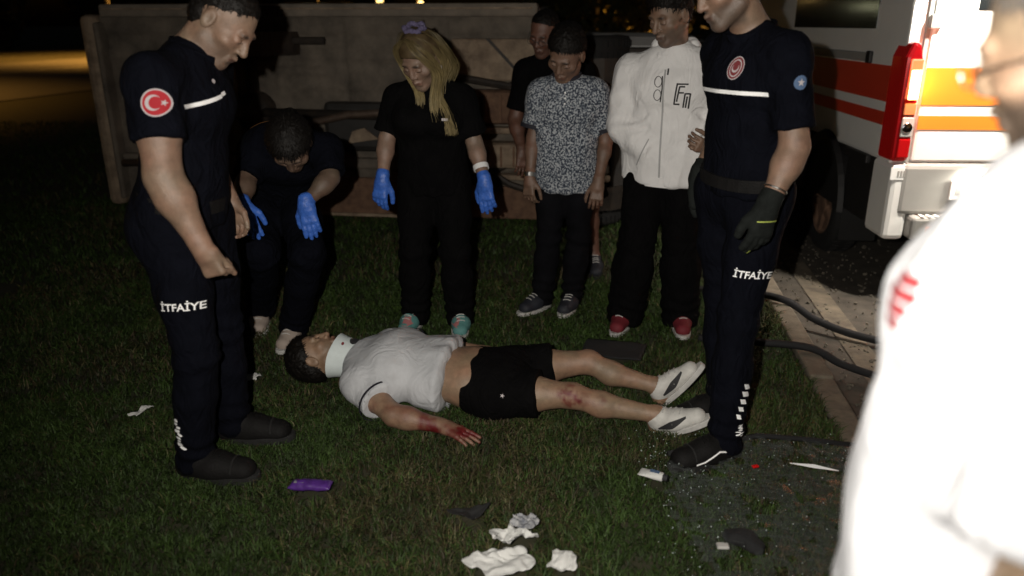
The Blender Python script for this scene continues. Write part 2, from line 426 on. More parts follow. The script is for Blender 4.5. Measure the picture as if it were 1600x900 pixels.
# ================================================================== trees behind
mat('bark', (.06, .045, .03), .95, var=.4, vscale=10, bump=.8, bscale=30)
mat('leaf', (.05, .08, .025), .7, vcol=True)
def tree(x, y, h, r, low, label, n=2600, size=.22, tint=(.05, .08, .025), grp='trees beyond the avenue'):
    t = empty('tree', (x, y, 0), label, 'tree', grp); rg = np.random.default_rng(int(abs(x * 31 + y * 7)))
    b = MB().tube([(x, y, 0), (x + .1, y, h * .3), (x - .05, y + .1, h * .55), (x, y, h * .8)], [.16 * r / 2, .12 * r / 2, .08 * r / 2, .02], 8)
    tips = []
    for i in range(9):
        a = rg.uniform(0, 6.28); z0 = h * rg.uniform(.2, .55); e = A3(x + math.cos(a) * r * .7, y + math.sin(a) * r * .7, z0 + h * rg.uniform(.1, .35))
        b.tube([(x, y, z0), (A3(x, y, z0) + e) / 2 + A3(0, 0, .1), e], [.05 * r / 2, .035 * r / 2, .01], 6)
    b.build('trunk', 'bark', t, smooth=True)
    nc = 34; a = rg.uniform(0, 6.28, nc); rr = r * np.sqrt(rg.uniform(.05, 1, nc)) * .85; zz = low + (h - low) * rg.uniform(.05, 1, nc)
    prof = np.sqrt(np.clip(1 - ((zz - low) / (h - low) * 1.7 - .75) ** 2 / 1.1, .1, 1))
    C = np.stack([x + np.cos(a) * rr * prof, y + np.sin(a) * rr * prof, zz], 1); cr = r * rg.uniform(.22, .42, nc)
    ci = rg.integers(0, nc, n); d = rg.normal(size=(n, 3)); d /= np.linalg.norm(d, axis=1, keepdims=True)
    P = C[ci] + d * (cr[ci] * rg.uniform(.45, 1.05, n))[:, None]; P[:, 2] = np.maximum(P[:, 2], .05)
    u = rg.normal(size=(n, 3)); u /= np.linalg.norm(u, axis=1, keepdims=True); w = np.cross(u, rg.normal(size=(n, 3))); w /= np.linalg.norm(w, axis=1, keepdims=True)
    s = size * rg.uniform(.6, 1.3, n)[:, None]
    V = np.stack([P - u * s, P + w * s * .45, P + u * s, P - w * s * .45], 1).reshape(-1, 3); Q = np.arange(4 * n).reshape(n, 4)
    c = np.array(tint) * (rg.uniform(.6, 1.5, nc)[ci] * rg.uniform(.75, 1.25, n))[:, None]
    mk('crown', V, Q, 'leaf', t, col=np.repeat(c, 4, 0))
nm = ['bushy dark tree at the far left edge above the lit road', 'dark tree second from the left above the lit road', 'dark tree above the far kerb left of the thin lamp post',
      'dark tree behind the rear corner of the overturned van', 'dark tree behind the bent head of the left firefighter', 'dark tree left of the white strip lights', 'dark tree behind the white strip lights',
      'dark tree between the strip lights and the blonde woman', 'dark tree behind the blonde woman', 'dark tree right of the blonde woman\'s head']
for i in range(10):
    o = -36 - (i % 3) * 2.5; s = 26 + i * 9.5; p = kp(s, o)
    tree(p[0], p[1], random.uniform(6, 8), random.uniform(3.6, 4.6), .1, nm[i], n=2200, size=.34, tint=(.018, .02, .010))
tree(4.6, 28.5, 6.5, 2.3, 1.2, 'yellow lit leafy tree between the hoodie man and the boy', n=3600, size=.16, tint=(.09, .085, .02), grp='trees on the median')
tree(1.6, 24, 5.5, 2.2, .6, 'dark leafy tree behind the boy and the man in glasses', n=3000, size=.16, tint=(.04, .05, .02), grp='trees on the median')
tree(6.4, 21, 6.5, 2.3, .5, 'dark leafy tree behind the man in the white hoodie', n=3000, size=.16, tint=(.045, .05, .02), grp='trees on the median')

# ================================================================== distant lights
mat('strip_light', (.9, .95, .8), .4, emit=(1.0, 1.0, .60), estr=5)
mat('warm_light', (.9, .7, .4), .4, emit=(1.0, .62, .2), estr=5)
mat('kiosk_wall', (.12, .11, .10), .8, var=.2, vscale=4)
kx, ky = -14.3, 60.0
k = empty('kiosk', (kx, ky, 0), 'distant dark kiosk with a row of white strip lights under its roof', 'kiosk')
MB().box((kx, ky + 1.0, 1.1), (3.6, 2.0, 2.2)).build('wall', 'kiosk_wall', k)
MB().box((kx, ky + .7, 2.95), (4.2, 3.2, .14)).build('roof', 'kiosk_wall', k, bevel=.02)
for sx in (-1.9, 1.9): MB().box((kx + sx, ky - .7, 1.44), (.08, .08, 2.86)).build('roof_post', 'kiosk_wall', k)
for i, dx in enumerate((-1.05, -.68, -.35, .28, .62, .98)):
    MB().box((kx + dx, ky - .74, 2.66), (.28, .06, .22)).build('strip_light', 'strip_light', k, bevel=.02)
mat('globe_green', (.8, .9, .4), .4, emit=(.85, 1.0, .25), estr=4)
def globe_lamp(px, y, z, r, m, label):
    x = px * y
    t = empty('globe_lamp', (x, y, 0), label, 'lamp', 'distant lamps')
    MB().tube([(x, y, 0), (x, y, z - r * .8)], .05, 8).build('post', 'lamp_pole', t)
    MB().lathe((x, y, z), (0, 0, 1), [(r * math.sin(q * math.pi / 8) + 1e-4, -r * math.cos(q * math.pi / 8)) for q in range(9)], 12).build('globe', m, t, smooth=True)
globe_lamp(-.1635, 58, 3.05, .10, 'warm_light', 'small orange garden lamp, left one of a close pair above the van')
globe_lamp(-.1595, 58.4, 3.1, .12, 'warm_light', 'small orange garden lamp, right one of a close pair above the van')
globe_lamp(-.1115, 55, 2.85, .17, 'warm_light', 'round pale lamp just left of the blonde woman\'s hair tie')
globe_lamp(.0535, 50, 2.65, .13, 'globe_green', 'small green tinted lamp above the head of the man in glasses')
globe_lamp(-.4205, 44, 2.28, .22, 'warm_light', 'orange globe added for the glow along the top edge of the van near the left firefighter')  # added globe: stands in for sodium light reflected along the van's upper rim

# ================================================================== overturned van, its underside towards us
mat('van_paint', (.20, .195, .19), .45, var=.25, vscale=3, bump=.1, bscale=40)
mat('under', (.075, .064, .052), .85, col2=(.20, .168, .132), vscale=4, bump=.8, bscale=45)
mat('under_b', (.14, .12, .098), .85, col2=(.25, .21, .165), vscale=5, bump=.8, bscale=45)
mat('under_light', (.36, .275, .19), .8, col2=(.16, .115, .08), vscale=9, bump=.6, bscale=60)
mat('under_rust', (.20, .115, .07), .9, col2=(.10, .055, .036), vscale=14, bump=.8, bscale=70)
mat('grease', (.014, .012, .011), .6, col2=(.04, .03, .022), vscale=14, bump=.6, bscale=80)
mat('pipe', (.16, .12, .09), .6, metal=.5, col2=(.09, .06, .045), vscale=12)
mat('tank', (.03, .028, .026), .5, var=.3, vscale=8)
mat('dark_glass', (.01, .012, .013), .1)
VO = A3(-3.47, 6.72, 0); VL = nrm(A3(4.85, -.62, 0)); VD = A3(-VL[1], VL[0], 0)
def vp(a, d, z): return VO + VL * a + VD * d + A3(0, 0, z)
VR = np.stack([VL, VD, A3(0, 0, 1)], 1)
van = empty('overturned_van', tuple(vp(2.4, .9, 0)), 'overturned van lying on its side with its dirty underside towards us', 'van')
def vbox(name, a0, a1, d0, d1, z0, z1, m, bevel=.01, parent=None):
    return MB().box(vp((a0 + a1) / 2, (d0 + d1) / 2, (z0 + z1) / 2), (a1 - a0, d1 - d0, z1 - z0), VR).build(name, m, parent or van, bevel=bevel)
prof = [(.02, .06), (3.72, .06), (3.72, 1.54), (3.45, 1.78), (2.9, 1.88), (.25, 1.88), (.06, 1.75), (0, 1.0)]
bd = MB().prism([vp(a, d, .06) for a, d in prof], (0, 0, 1.62)).build('body', 'van_paint', van, bevel=.07)
MB().prism([vp(a, d, .10) for a, d in ((3.70, .06), (4.86, .06), (4.95, .3), (4.92, .82), (4.3, 1.02), (3.70, 1.54))], (0, 0, 1.38)).build('nose', 'van_paint', van, bevel=.09)
MB().prism([vp(a, d, 1.684) for a, d in ((3.1, 1.05), (3.68, 1.05), (3.42, 1.66), (3.1, 1.66))], (0, 0, .006)).build('side_window', 'dark_glass', bd)
MB().prism([vp(a, d, 1.684) for a, d in ((.5, 1.05), (2.9, 1.05), (2.9, 1.66), (.5, 1.66))], (0, 0, .006)).build('side_window', 'dark_glass', bd)
# floor pressings: each plate stands a little proud of the pan behind it
def floor_sheet():
    na, nz = 150, 56; A, Z = np.meshgrid(np.linspace(.06, 3.74, na), np.linspace(.10, 1.64, nz), indexing='ij'); A = A.ravel(); Z = Z.ravel(); P = np.stack([A, 0 * A, Z], 1)
    bx = lambda x, c, h, e=.025: np.clip((h - np.abs(x - c)) / e + .5, 0, 1)
    r = .016 * fbm(P * 2.2, 3) + .007 * fbm(P * 9, 8) + .003 * fbm(P * 26, 12)
    for c, h, a0, a1 in ((1.30, .035, .6, 1.4), (1.18, .025, .5, .9), (.30, .03, 1.0, 1.5), (1.24, .03, 2.5, .45), (.78, .03, .75, .5), (1.06, .02, 1.7, .6)): r = r + .022 * bx(Z, c, h) * bx(A, a0 + .6, a1)
    for ca, cz, ha, hz, d in ((.55, .95, .16, .20, .02), (1.02, .62, .13, .10, -.02), (1.75, 1.10, .20, .13, .018), (2.45, .74, .12, .16, -.02), (2.75, 1.15, .13, .16, .02), (.45, .48, .2, .09, -.018), (1.6, .52, .2, .08, .02)): r = r + d * bx(A, ca, ha) * bx(Z, cz, hz)
    r = r + .02 * bx(Z, 1.53, .06) - .02 * bx(Z, 1.455, .012, .012)
    for ca in (1.14, 2.13, 2.98): r = r - .018 * bx(A, ca, .010, .012)
    V = VO + np.outer(A, VL) + np.outer(.015 - r, VD) + np.outer(Z, (0, 0, 1))
    ii, jj = np.meshgrid(np.arange(na - 1), np.arange(nz - 1), indexing='ij'); q = (ii * nz + jj).ravel()
    return mk('floor_pan', V, np.stack([q, q + nz, q + nz + 1, q + 1], 1), 'under', van, smooth=True)
floor = floor_sheet()
vbox('sill', .1, 3.70, -.05, .10, 1.60, 1.70, 'under_b', .02)
vbox('sill_flange', .15, 3.66, -.085, -.05, 1.655, 1.668, 'under_light', .003)
vbox('sill_lower', .1, 4.2, -.05, .10, .04, .13, 'under', .02)
for z in (.40,): vbox('chassis_rail', .1, 4.6, -.05, .03, z, z + .09, 'under', .02)
for a in (1.13, 2.72): vbox('cross_member', a, a + .09, -.055, .03, .16, 1.58, 'under', .012)
vbox('rear_bumper', -.09, .05, -.06, .40, .03, 1.62, 'under_light', .05)
vbox('rear_valance', .055, .10, -.10, .05, .10, 1.56, 'under', .02)
# lower skid plate with a clean right-hand edge
sp = vbox('lower_plate', 1.28, 2.60, -.12, -.07, .02, .34, 'under_rust', .012)
for a in (1.42, 1.9, 2.42): MB().lathe(vp(a, -.12, .28), -VD, [(.022, 0), (.02, .012), (0, .014)], 8).build('bolt', 'grease', sp)
vbox('lower_plate_rim', 1.28, 2.60, -.15, -.12, .02, .045, 'under_light', .004, sp)
vbox('fuel_tank', 1.95, 2.62, -.10, .03, .55, .95, 'tank', .05)
MB().tube([vp(.15, -.12, .42), vp(.8, -.13, .45), vp(1.35, -.16, .60), vp(1.75, -.17, .76), vp(2.2, -.17, .86), vp(2.9, -.15, .90), vp(3.5, -.14, .95)], .032, 10).build('exhaust_pipe', 'pipe', van, smooth=True)
MB().lathe(vp(.35, -.16, .43), VL, [(0, 0), (.08, .01), (.10, .05), (.10, .5), (.08, .54), (0, .55)], 16).build('muffler', 'pipe', van, smooth=True)
MB().prism([vp(2.16, -.12, .62), vp(2.42, -.12, .66), vp(2.30, -.12, .75), vp(2.2, -.12, .72)], VD * .04).build('heat_shield', 'under_light', van, bevel=.004)
MB().tube([vp(1.4, -.10, .86), vp(3.3, -.12, .84)], .038, 10).build('drive_shaft', 'grease', van, smooth=True)
# rear axle
MB().tube([vp(1.35, -.02, .2), vp(1.35, -.02, 1.52)], .05, 12).build('rear_axle', 'grease', van, smooth=True)
MB().lathe(vp(1.35, -.02, .86), -VD, [(.17, -.1), (.16, .04), (.10, .12), (0, .14)], 16).build('differential', 'grease', van, smooth=True)
for z in (.30, 1.42): MB().tube([vp(.72, -.04, z), vp(1.35, -.09, z), vp(2.0, -.04, z)], .03, 8).build('leaf_spring', 'grease', van)
# engine bay seen from below: panels, gearbox, subframe, arms
vbox('front_panel', 3.02, 3.92, -.06, .03, 1.12, 1.44, 'under_light', .02)
MB().prism([vp(3.30, -.075, 1.44), vp(3.33, -.075, 1.44), vp(3.62, -.075, 1.14), vp(3.59, -.075, 1.14)], VD * .02).build('panel_seam', 'grease', van)
vbox('front_panel', 3.95, 4.75, -.05, .03, .95, 1.36, 'under_light', .03)
vbox('gearbox', 3.12, 3.78, -.20, .02, .80, 1.06, 'under_rust', .05)
for i in range(5): vbox('gearbox_rib', 3.18 + i * .12, 3.205 + i * .12, -.222, -.20, .83, 1.03, 'under_rust', .004)
MB().lathe(vp(3.62, -.20, .94), -VD, [(.085, 0), (.08, .05), (.05, .06), (.05, .03), (0, .03)], 14).build('gearbox_cover', 'grease', van, smooth=True)
vbox('subframe_beam', 2.92, 4.3, -.17, -.05, .725, .775, 'under_light', .015)
vbox('oil_sump', 3.20, 3.62, -.24, -.02, .46, .66, 'under_light', .04)
for i in range(4): vbox('sump_rib', 3.235 + i * .10, 3.25 + i * .10, -.248, -.238, .48, .64, 'under_rust', .003)
vbox('subframe_beam', 2.92, 4.3, -.15, -.04, .355, .40, 'under_light', .015)
MB().tube([vp(3.05, -.16, .30), vp(3.5, -.20, .50), vp(3.95, -.16, .62)], .03, 8).build('control_arm', 'grease', van)
MB().tube([vp(3.9, -.14, .20), vp(3.5, -.18, .33), vp(3.35, -.16, .42)], .028, 8).build('control_arm', 'grease', van)
MB().tube([vp(3.05, -.12, 1.16), vp(3.5, -.16, 1.09), vp(4.05, -.12, 1.30)], .03, 8).build('control_arm', 'grease', van)
MB().tube([vp(4.1, -.06, .25), vp(4.1, -.10, .75), vp(4.1, -.06, 1.30)], .028, 8).build('steering_rack', 'grease', van)
vbox('splash_guard', 2.80, 3.95, -.13, -.08, .03, .30, 'under_rust', .015)
vbox('engine_cradle', 4.3, 4.78, -.08, .03, .15, 1.38, 'grease', .03)
vbox('front_bumper', 4.84, 5.0, -.02, .42, .06, 1.44, 'tank', .06)
def wheel(name, c, ax, R, w, parent, rim_m, tyre_m='rubber', spokes=5):
    ax = nrm(ax); wh = empty_part(name, parent)
    ty = MB().lathe(c, ax, [(R * .62, -w * .45), (R * .80, -w * .5), (R * .95, -w * .46), (R, -w * .34), (R, w * .34), (R * .95, w * .46), (R * .80, w * .5), (R * .62, w * .45)], 40).build('tyre', tyre_m, wh, smooth=True)
    tb = MB()
    a = nrm(np.cross(ax, (0, 0, 1))) if abs(ax[2]) < .9 else nrm(np.cross(ax, (1, 0, 0))); b = np.cross(ax, a)
    for q in range(44):
        th = 2 * math.pi * q / 44; dr = math.cos(th) * a + math.sin(th) * b; tg = np.cross(ax, dr)
        for sgn in (-1, 1): tb.box(np.asarray(c) + dr * (R + .002) + ax * sgn * w * .2, (w * .22, R * .07, .012), np.stack([ax, tg, dr], 1))
    tb.build('tread', tyre_m, wh)['kind'] = 'stuff'
    rm = MB().lathe(c, ax, [(R * .60, w * .42), (R * .62, w * .46), (R * .64, w * .44), (R * .64, -w * .4), (R * .58, -w * .4), (R * .56, w * .30), (R * .2, w * .26), (0, w * .26)], 32)
    for q in range(spokes):
        th = 2 * math.pi * q / spokes; dr = math.cos(th) * a + math.sin(th) * b; tg = np.cross(ax, dr)
        rm.box(np.asarray(c) + dr * R * .38 + ax * w * .33, (w * .14, R * .17, R * .44), np.stack([ax, tg, dr], 1))
    rm.lathe(c, ax, [(R * .2, w * .28), (R * .18, w * .42), (0, w * .44)], 16)
    rm.build('rim', rim_m, wh, smooth=False)
    return wh
def empty_part(name, parent):
    o = bpy.data.objects.new(name, None); COL.objects.link(o); o.parent = parent; o.empty_display_size = .05; BASE[o.name] = BASE[parent.name]; return o
for a in (1.35, 4.08):
    wheel('wheel', vp(a, -.02, 1.585 if a < 2 else 1.37), (0, 0, 1), .33, .2, van, 'grease')
    wheel('wheel', vp(a, -.02, .13), (0, 0, -1), .33, .2, van, 'grease')
    for z in (1.40 if a < 2 else 1.22, .26): MB().lathe(vp(a, .045, z), (0, 0, 1), [(.40, -.09), (.42, -.09), (.42, .09), (.40, .09), (.40, -.09)], 28).build('wheel_arch', 'grease', van)

# ================================================================== ambulance
mat('amb_white', (.86, .85, .82), .35, var=.06, vscale=2)
mat('amb_grey', (.34, .33, .31), .5, var=.12, vscale=3)
mat('amb_black', (.014, .013, .013), .6, var=.3, vscale=6)
mat('amb_orange', (.85, .23, .025), .4)
mat('amb_red', (.60, .045, .02), .4)
mat('lamp_red', (.32, .004, .006), .15, emit=(1.0, .02, .01), estr=.10)
mat('lamp_dark_red', (.16, .003, .005), .12, emit=(1, .02, .01), estr=.06)
mat('lamp_hot', (1, .7, .4), .3, emit=(1.0, .50, .18), estr=9)
mat('lamp_glow', (.9, .05, .02), .3, emit=(1.0, .09, .03), estr=3.2)
mat('lamp_amber', (.55, .20, .08), .15)
mat('lamp_clear', (.42, .40, .38), .12)
mat('chrome', (.75, .75, .75), .12, metal=1)
mat('plate_white', (.85, .85, .83), .4)
mat('plate_lamp', (1, .95, .8), .4, emit=(1.0, .92, .75), estr=14)
AO = A3(2.27, 4.62, 0); ay = rad(3.5); AF = A3(math.sin(ay), math.cos(ay), 0); AR = A3(AF[1], -AF[0], 0); ARM = np.stack([AR, AF, A3(0, 0, 1)], 1)
def ap(x, y, z): return AO + AR * x + AF * y + A3(0, 0, z - .1)
amb = empty('ambulance', tuple(ap(1, 2.9, 0)), 'white ambulance with orange stripes and lit tail lamp parked on the road', 'ambulance')
def abox(name, x0, x1, y0, y1, z0, z1, m, bevel=.01, parent=None):
    return MB().box(ap((x0 + x1) / 2, (y0 + y1) / 2, (z0 + z1) / 2), (x1 - x0, y1 - y0, z1 - z0), ARM).build(name, m, parent or amb, bevel=bevel)
WD = 2.05
def amb_body():
    secs = []
    def sec(y, z0, z1, tum, w=WD):
        pts = []
        for x, z in ((0, z0), (0, (z0 + z1) / 2), (tum, z1 - .22), (tum + .05, z1 - .08), (tum + .16, z1), (w / 2, z1 + .02)):
            pts.append((x, z))
        pts += [(w - x, z) for x, z in reversed(pts[:-1])]
        return [ap(x, y, z) for x, z in pts]
    sp = [(0, .85, 2.62, .10), (.06, .85, 2.66, .08), (2.0, .85, 2.70, .08), (3.9, .85, 2.66, .10), (4.35, .85, 2.35, .14), (4.95, .85, 1.45, .12), (5.55, .85, 1.25, .14), (5.72, .85, 1.05, .22)]
    V = []; Fc = []
    for y, a, b, c in sp: V += sec(y, a, b, c)
    n = 11
    for i in range(len(sp) - 1):
        for k in range(n): Fc.append((i * n + k, i * n + (k + 1) % n, (i + 1) * n + (k + 1) % n, (i + 1) * n + k))
    Fc += [tuple(range(n - 1, -1, -1)), tuple(range((len(sp) - 1) * n, len(sp) * n))]
    return mk('body', V, [f[::-1] for f in Fc], 'amb_white', amb, bevel=.02)
ab = amb_body()
abox('lower_cladding', .012, WD - .012, .16, .72, .42, .90, 'amb_black', .02)
abox('lower_cladding', .012, WD - .012, 1.52, 4.25, .36, .90, 'amb_black', .02)
abox('lower_cladding', .012, WD - .012, 5.05, 5.70, .36, .90, 'amb_black', .03)
abox('underbody', .25, WD - .25, .2, 5.4, .36, .86, 'amb_black', .02)
abox('side_rub_strip', -.022, .012, .30, .70, .80, .855, 'amb_black', .008)
abox('side_rub_strip', -.022, .012, 1.55, 4.2, .80, .855, 'amb_black', .008)
for y in (1.12, 4.65):
    wheel('wheel', ap(.12, y, .345), -AR, .345, .22, amb, 'under_rust')
    wheel('wheel', ap(WD - .12, y, .345), AR, .345, .22, amb, 'under_rust')
    for x in (.0, WD):
        V = []; Fc = []; N = 18; sg = -1 if x == 0 else 1
        for q in range(N + 1):
            th = math.pi * q / N
            for r, dx in ((.39, .0), (.39, .035 * sg), (.47, .035 * sg), (.49, .0)):
                V.append(ap(x + dx, y + r * math.cos(th), .40 + r * math.sin(th) * 1.05))
        for q in range(N):
            for k in range(3): Fc.append((q * 4 + k, q * 4 + k + 1, q * 4 + k + 5, q * 4 + k + 4))
        mk('wheel_arch', V, Fc, 'amb_black', amb)
        MB().prism([ap(x + .006 * sg, y + .40 * math.cos(math.pi * q / 16), .42 + .40 * math.sin(math.pi * q / 16)) for q in range(17)], AR * (-.25 * sg)).build('wheel_well', 'amb_black', amb)
# side stripes, a sliding-door rail and side window
abox('side_stripe', -.004, .0, .12, 4.1, 1.20, 1.41, 'amb_red', 0, ab)
abox('side_stripe', -.004, .0, .12, 4.1, 1.06, 1.14, 'amb_red', 0, ab)
abox('door_rail', -.02, .0, .55, 2.6, 1.42, 1.475, 'amb_grey', .008, ab)
abox('rail_cap', -.026, .0, .48, .55, 1.41, 1.485, 'amb_black', .008, ab)
MB().prism([ap(.002, y, z) for y, z in ((.5, 1.62), (2.3, 1.62), (2.3, 2.25), (.5, 2.25))], -AR * .006).build('side_window', 'dark_glass', ab)
# rear doors
for x0, x1 in ((.108, 1.018), (1.032, WD - .108)):
    dr = abox('rear_door', x0, x1, -.035, .02, .865, 2.50, 'amb_white', .018, ab)
abox('door_seam_trim', .082, .106, -.02, .03, .86, 2.5, 'amb_grey', .004, ab)
abox('rear_window', .34, .90, -.040, -.034, 1.72, 2.32, 'dark_glass', .002, ab)
abox('rear_window', 1.15, 1.71, -.040, -.034, 1.72, 2.32, 'dark_glass', .002, ab)
abox('rear_stripe', .113, 1.01, -.0395, -.034, 1.20, 1.41, 'amb_orange', 0, ab)
abox('rear_stripe', .113, 1.01, -.0395, -.034, 1.06, 1.14, 'amb_orange', 0, ab)
abox('rear_stripe', 1.04, 1.87, -.0395, -.034, 1.20, 1.41, 'amb_orange', 0, ab)
abox('rear_stripe', 1.04, 1.87, -.0395, -.034, 1.06, 1.14, 'amb_orange', 0, ab)
abox('door_handle', .86, .99, -.075, -.035, 1.0, 1.04, 'amb_grey', .012, ab)
for z in (1.62, 2.2): abox('hinge', .085, .15, -.06, -.02, z, z + .08, 'amb_grey', .01, ab)
# bumper with step, plate and reflectors
bp_ = abox('rear_bumper', .05, WD - .05, -.10, .16, .56, .862, 'amb_grey', .025)
abox('bumper_corner', -.01, .12, -.09, .22, .40, .862, 'amb_white', .03, bp_)
abox('bumper_corner', WD - .12, WD + .01, -.09, .22, .40, .862, 'amb_white', .03, bp_)
abox('step', .12, WD - .12, -.17, .1, .42, .56, 'amb_grey', .02, bp_)
for i in range(40): abox('step_tread', .17 + i * .044, .19 + i * .044, -.165, -.105, .56, .567, 'amb_white', .002, bp_)
abox('reflector', .20, .38, -.178, -.168, .455, .505, 'lamp_glow' if False else 'amb_orange', .004, bp_)
abox('reflector', WD - .38, WD - .20, -.178, -.168, .455, .505, 'amb_orange', .004, bp_)
pl = abox('number_plate', .33, .85, -.115, -.100, .655, .775, 'plate_white', .006, bp_)
for x in (.42, .70): abox('plate_lamp', x, x + .07, -.125, -.10, .80, .822, 'plate_lamp', .004, bp_)
for i, x in enumerate((.36, .43, .50)): abox('plate_mark', x, x + .035, -.1165, -.115, .69, .745, 'amb_grey', 0, pl)
for i, x in enumerate((.60, .66, .72, .78)): abox('plate_mark', x, x + .035, -.1165, -.115, .69, .745, 'amb_grey', 0, pl)
st = abox('corner_sticker', -.018, .075, -.094, -.088, .77, .845, 'plate_white', .002, bp_)
for i in range(3): abox('sticker_mark', .02 + i * .017, .03 + i * .017, -.0965, -.0945, .79, .825, 'amb_grey', 0, st)
# tall tail lamps wrapped round the corners
for sx in (0, 1):
    def tx(x): return x if sx == 0 else WD - x
    def tbox(name, x0, x1, y0, y1, z0, z1, m, bevel, par): return abox(name, min(tx(x0), tx(x1)), max(tx(x0), tx(x1)), y0, y1, z0, z1, m, bevel, par)
    tl = MB().prism([ap(tx(x), y, z) for x, y, z in ((-.022, -.075, .875), (.078, -.075, .875), (.078, -.075, 1.44), (.058, -.075, 1.535), (.012, -.075, 1.56), (-.022, -.075, 1.47))], AF * .22).build('tail_lamp', 'lamp_dark_red', amb, bevel=.022)
    tbox('lamp_lens', .002, .070, -.090, -.074, 1.30, 1.46, 'lamp_glow', .015, tl)
    tbox('lit_bulb', .008, .066, -.100, -.088, 1.235, 1.40, 'lamp_hot', .03, tl)
    tbox('indicator_lens', .002, .070, -.088, -.074, 1.145, 1.215, 'lamp_amber', .012, tl)
    rv = tbox('reverse_lens', .002, .070, -.088, -.074, 1.02, 1.135, 'lamp_clear', .012, tl)
    MB().lathe(ap(tx(.036), -.088, 1.075), -AF, [(.030, 0), (.027, .006), (.02, .004), (0, .012)], 16).build('reflector_cup', 'chrome', tl, smooth=True)
    tbox('lower_lens', .002, .070, -.088, -.074, .90, 1.01, 'lamp_red', .012, tl)
    if sx == 0:
        ld = bpy.data.lights.new('tail_light', 'POINT'); ld.energy = 6.0; ld.color = (1.0, .22, .06); ld.shadow_soft_size = .04
        lo = bpy.data.objects.new('tail_light', ld); COL.objects.link(lo); lo.parent = amb; lo.location = tuple(ap(.08, -.14, 1.32) - BASE[amb.name])
ld = bpy.data.lights.new('plate_light', 'AREA'); ld.energy = 9.0; ld.color = (1.0, .93, .8); ld.size = .35; ld.size_y = .03; ld.shape = 'RECTANGLE'
lo = bpy.data.objects.new('plate_light', ld); COL.objects.link(lo); lo.parent = amb; lo.location = tuple(ap(.59, -.15, .815) - BASE[amb.name])
lo.rotation_euler = (rad(35), 0, -ay)
# two lit loading lamps on brackets above the rear doors
mat('work_lamp', (1, .95, .85), .4, emit=(1.0, .93, .80), estr=20)
for x in (.35, 1.70):
    wl_ = abox('loading_lamp', x - .08, x + .08, -.62, -.50, 2.42, 2.50, 'amb_grey', .02)
    abox('lamp_bracket', x - .015, x + .015, -.55, -.02, 2.49, 2.515, 'amb_grey', .003, wl_)
    abox('lamp_glass', x - .065, x + .065, -.605, -.515, 2.412, 2.42, 'work_lamp', .002, wl_)
    ld = bpy.data.lights.new('loading_light', 'SPOT'); ld.energy = 330; ld.color = (1.0, .93, .82); ld.spot_size = rad(100); ld.spot_blend = .9; ld.shadow_soft_size = .06
    lo = bpy.data.objects.new('loading_light', ld); COL.objects.link(lo); lo.parent = amb; lo.location = tuple(ap(x, -.56, 2.38) - BASE[amb.name])
    lo.rotation_euler = Vector(tuple(AF * .42 + A3(0, 0, -1.0))).to_track_quat('-Z', 'Y').to_euler()
# mud flap
abox('mud_flap', .02, .28, .70, .715, .18, .45, 'rubber', .004)

# ================================================================== two hoses across the kerb
def hose(name, pts, r, label):
    P = [np.array(p, float) for p in pts]; out = []
    for i in range(len(P) - 1):
        a = P[max(i - 1, 0)]; b = P[i]; c = P[i + 1]; d = P[min(i + 2, len(P) - 1)]
        for t in np.linspace(0, 1, 8, endpoint=False):
            out.append(.5 * ((2 * b) + (-a + c) * t + (2 * a - 5 * b + 4 * c - d) * t * t + (-a + 3 * b - 3 * c + d) * t ** 3))
    out.append(P[-1])
    fin(MB().tube(out, r, 10).build(name, 'hose_mat', smooth=True), label, 'hose', 'hoses lying across the kerb')
hose('hose', [(1.02, 4.38, .03), (1.3, 4.33, .045), (1.56, 4.16, .048), (1.72, 4.02, -.03), (1.95, 3.82, -.06), (2.5, 3.5, -.068)], .021, 'upper of two black hoses running from the lawn over the kerb into the road')
hose('hose', [(.95, 3.62, .035), (1.2, 3.56, .04), (1.46, 3.46, .048), (1.62, 3.40, -.02), (1.9, 3.3, -.066), (2.4, 3.25, -.068)], .019, 'lower of two black hoses crossing the kerb beside the right firefighter')
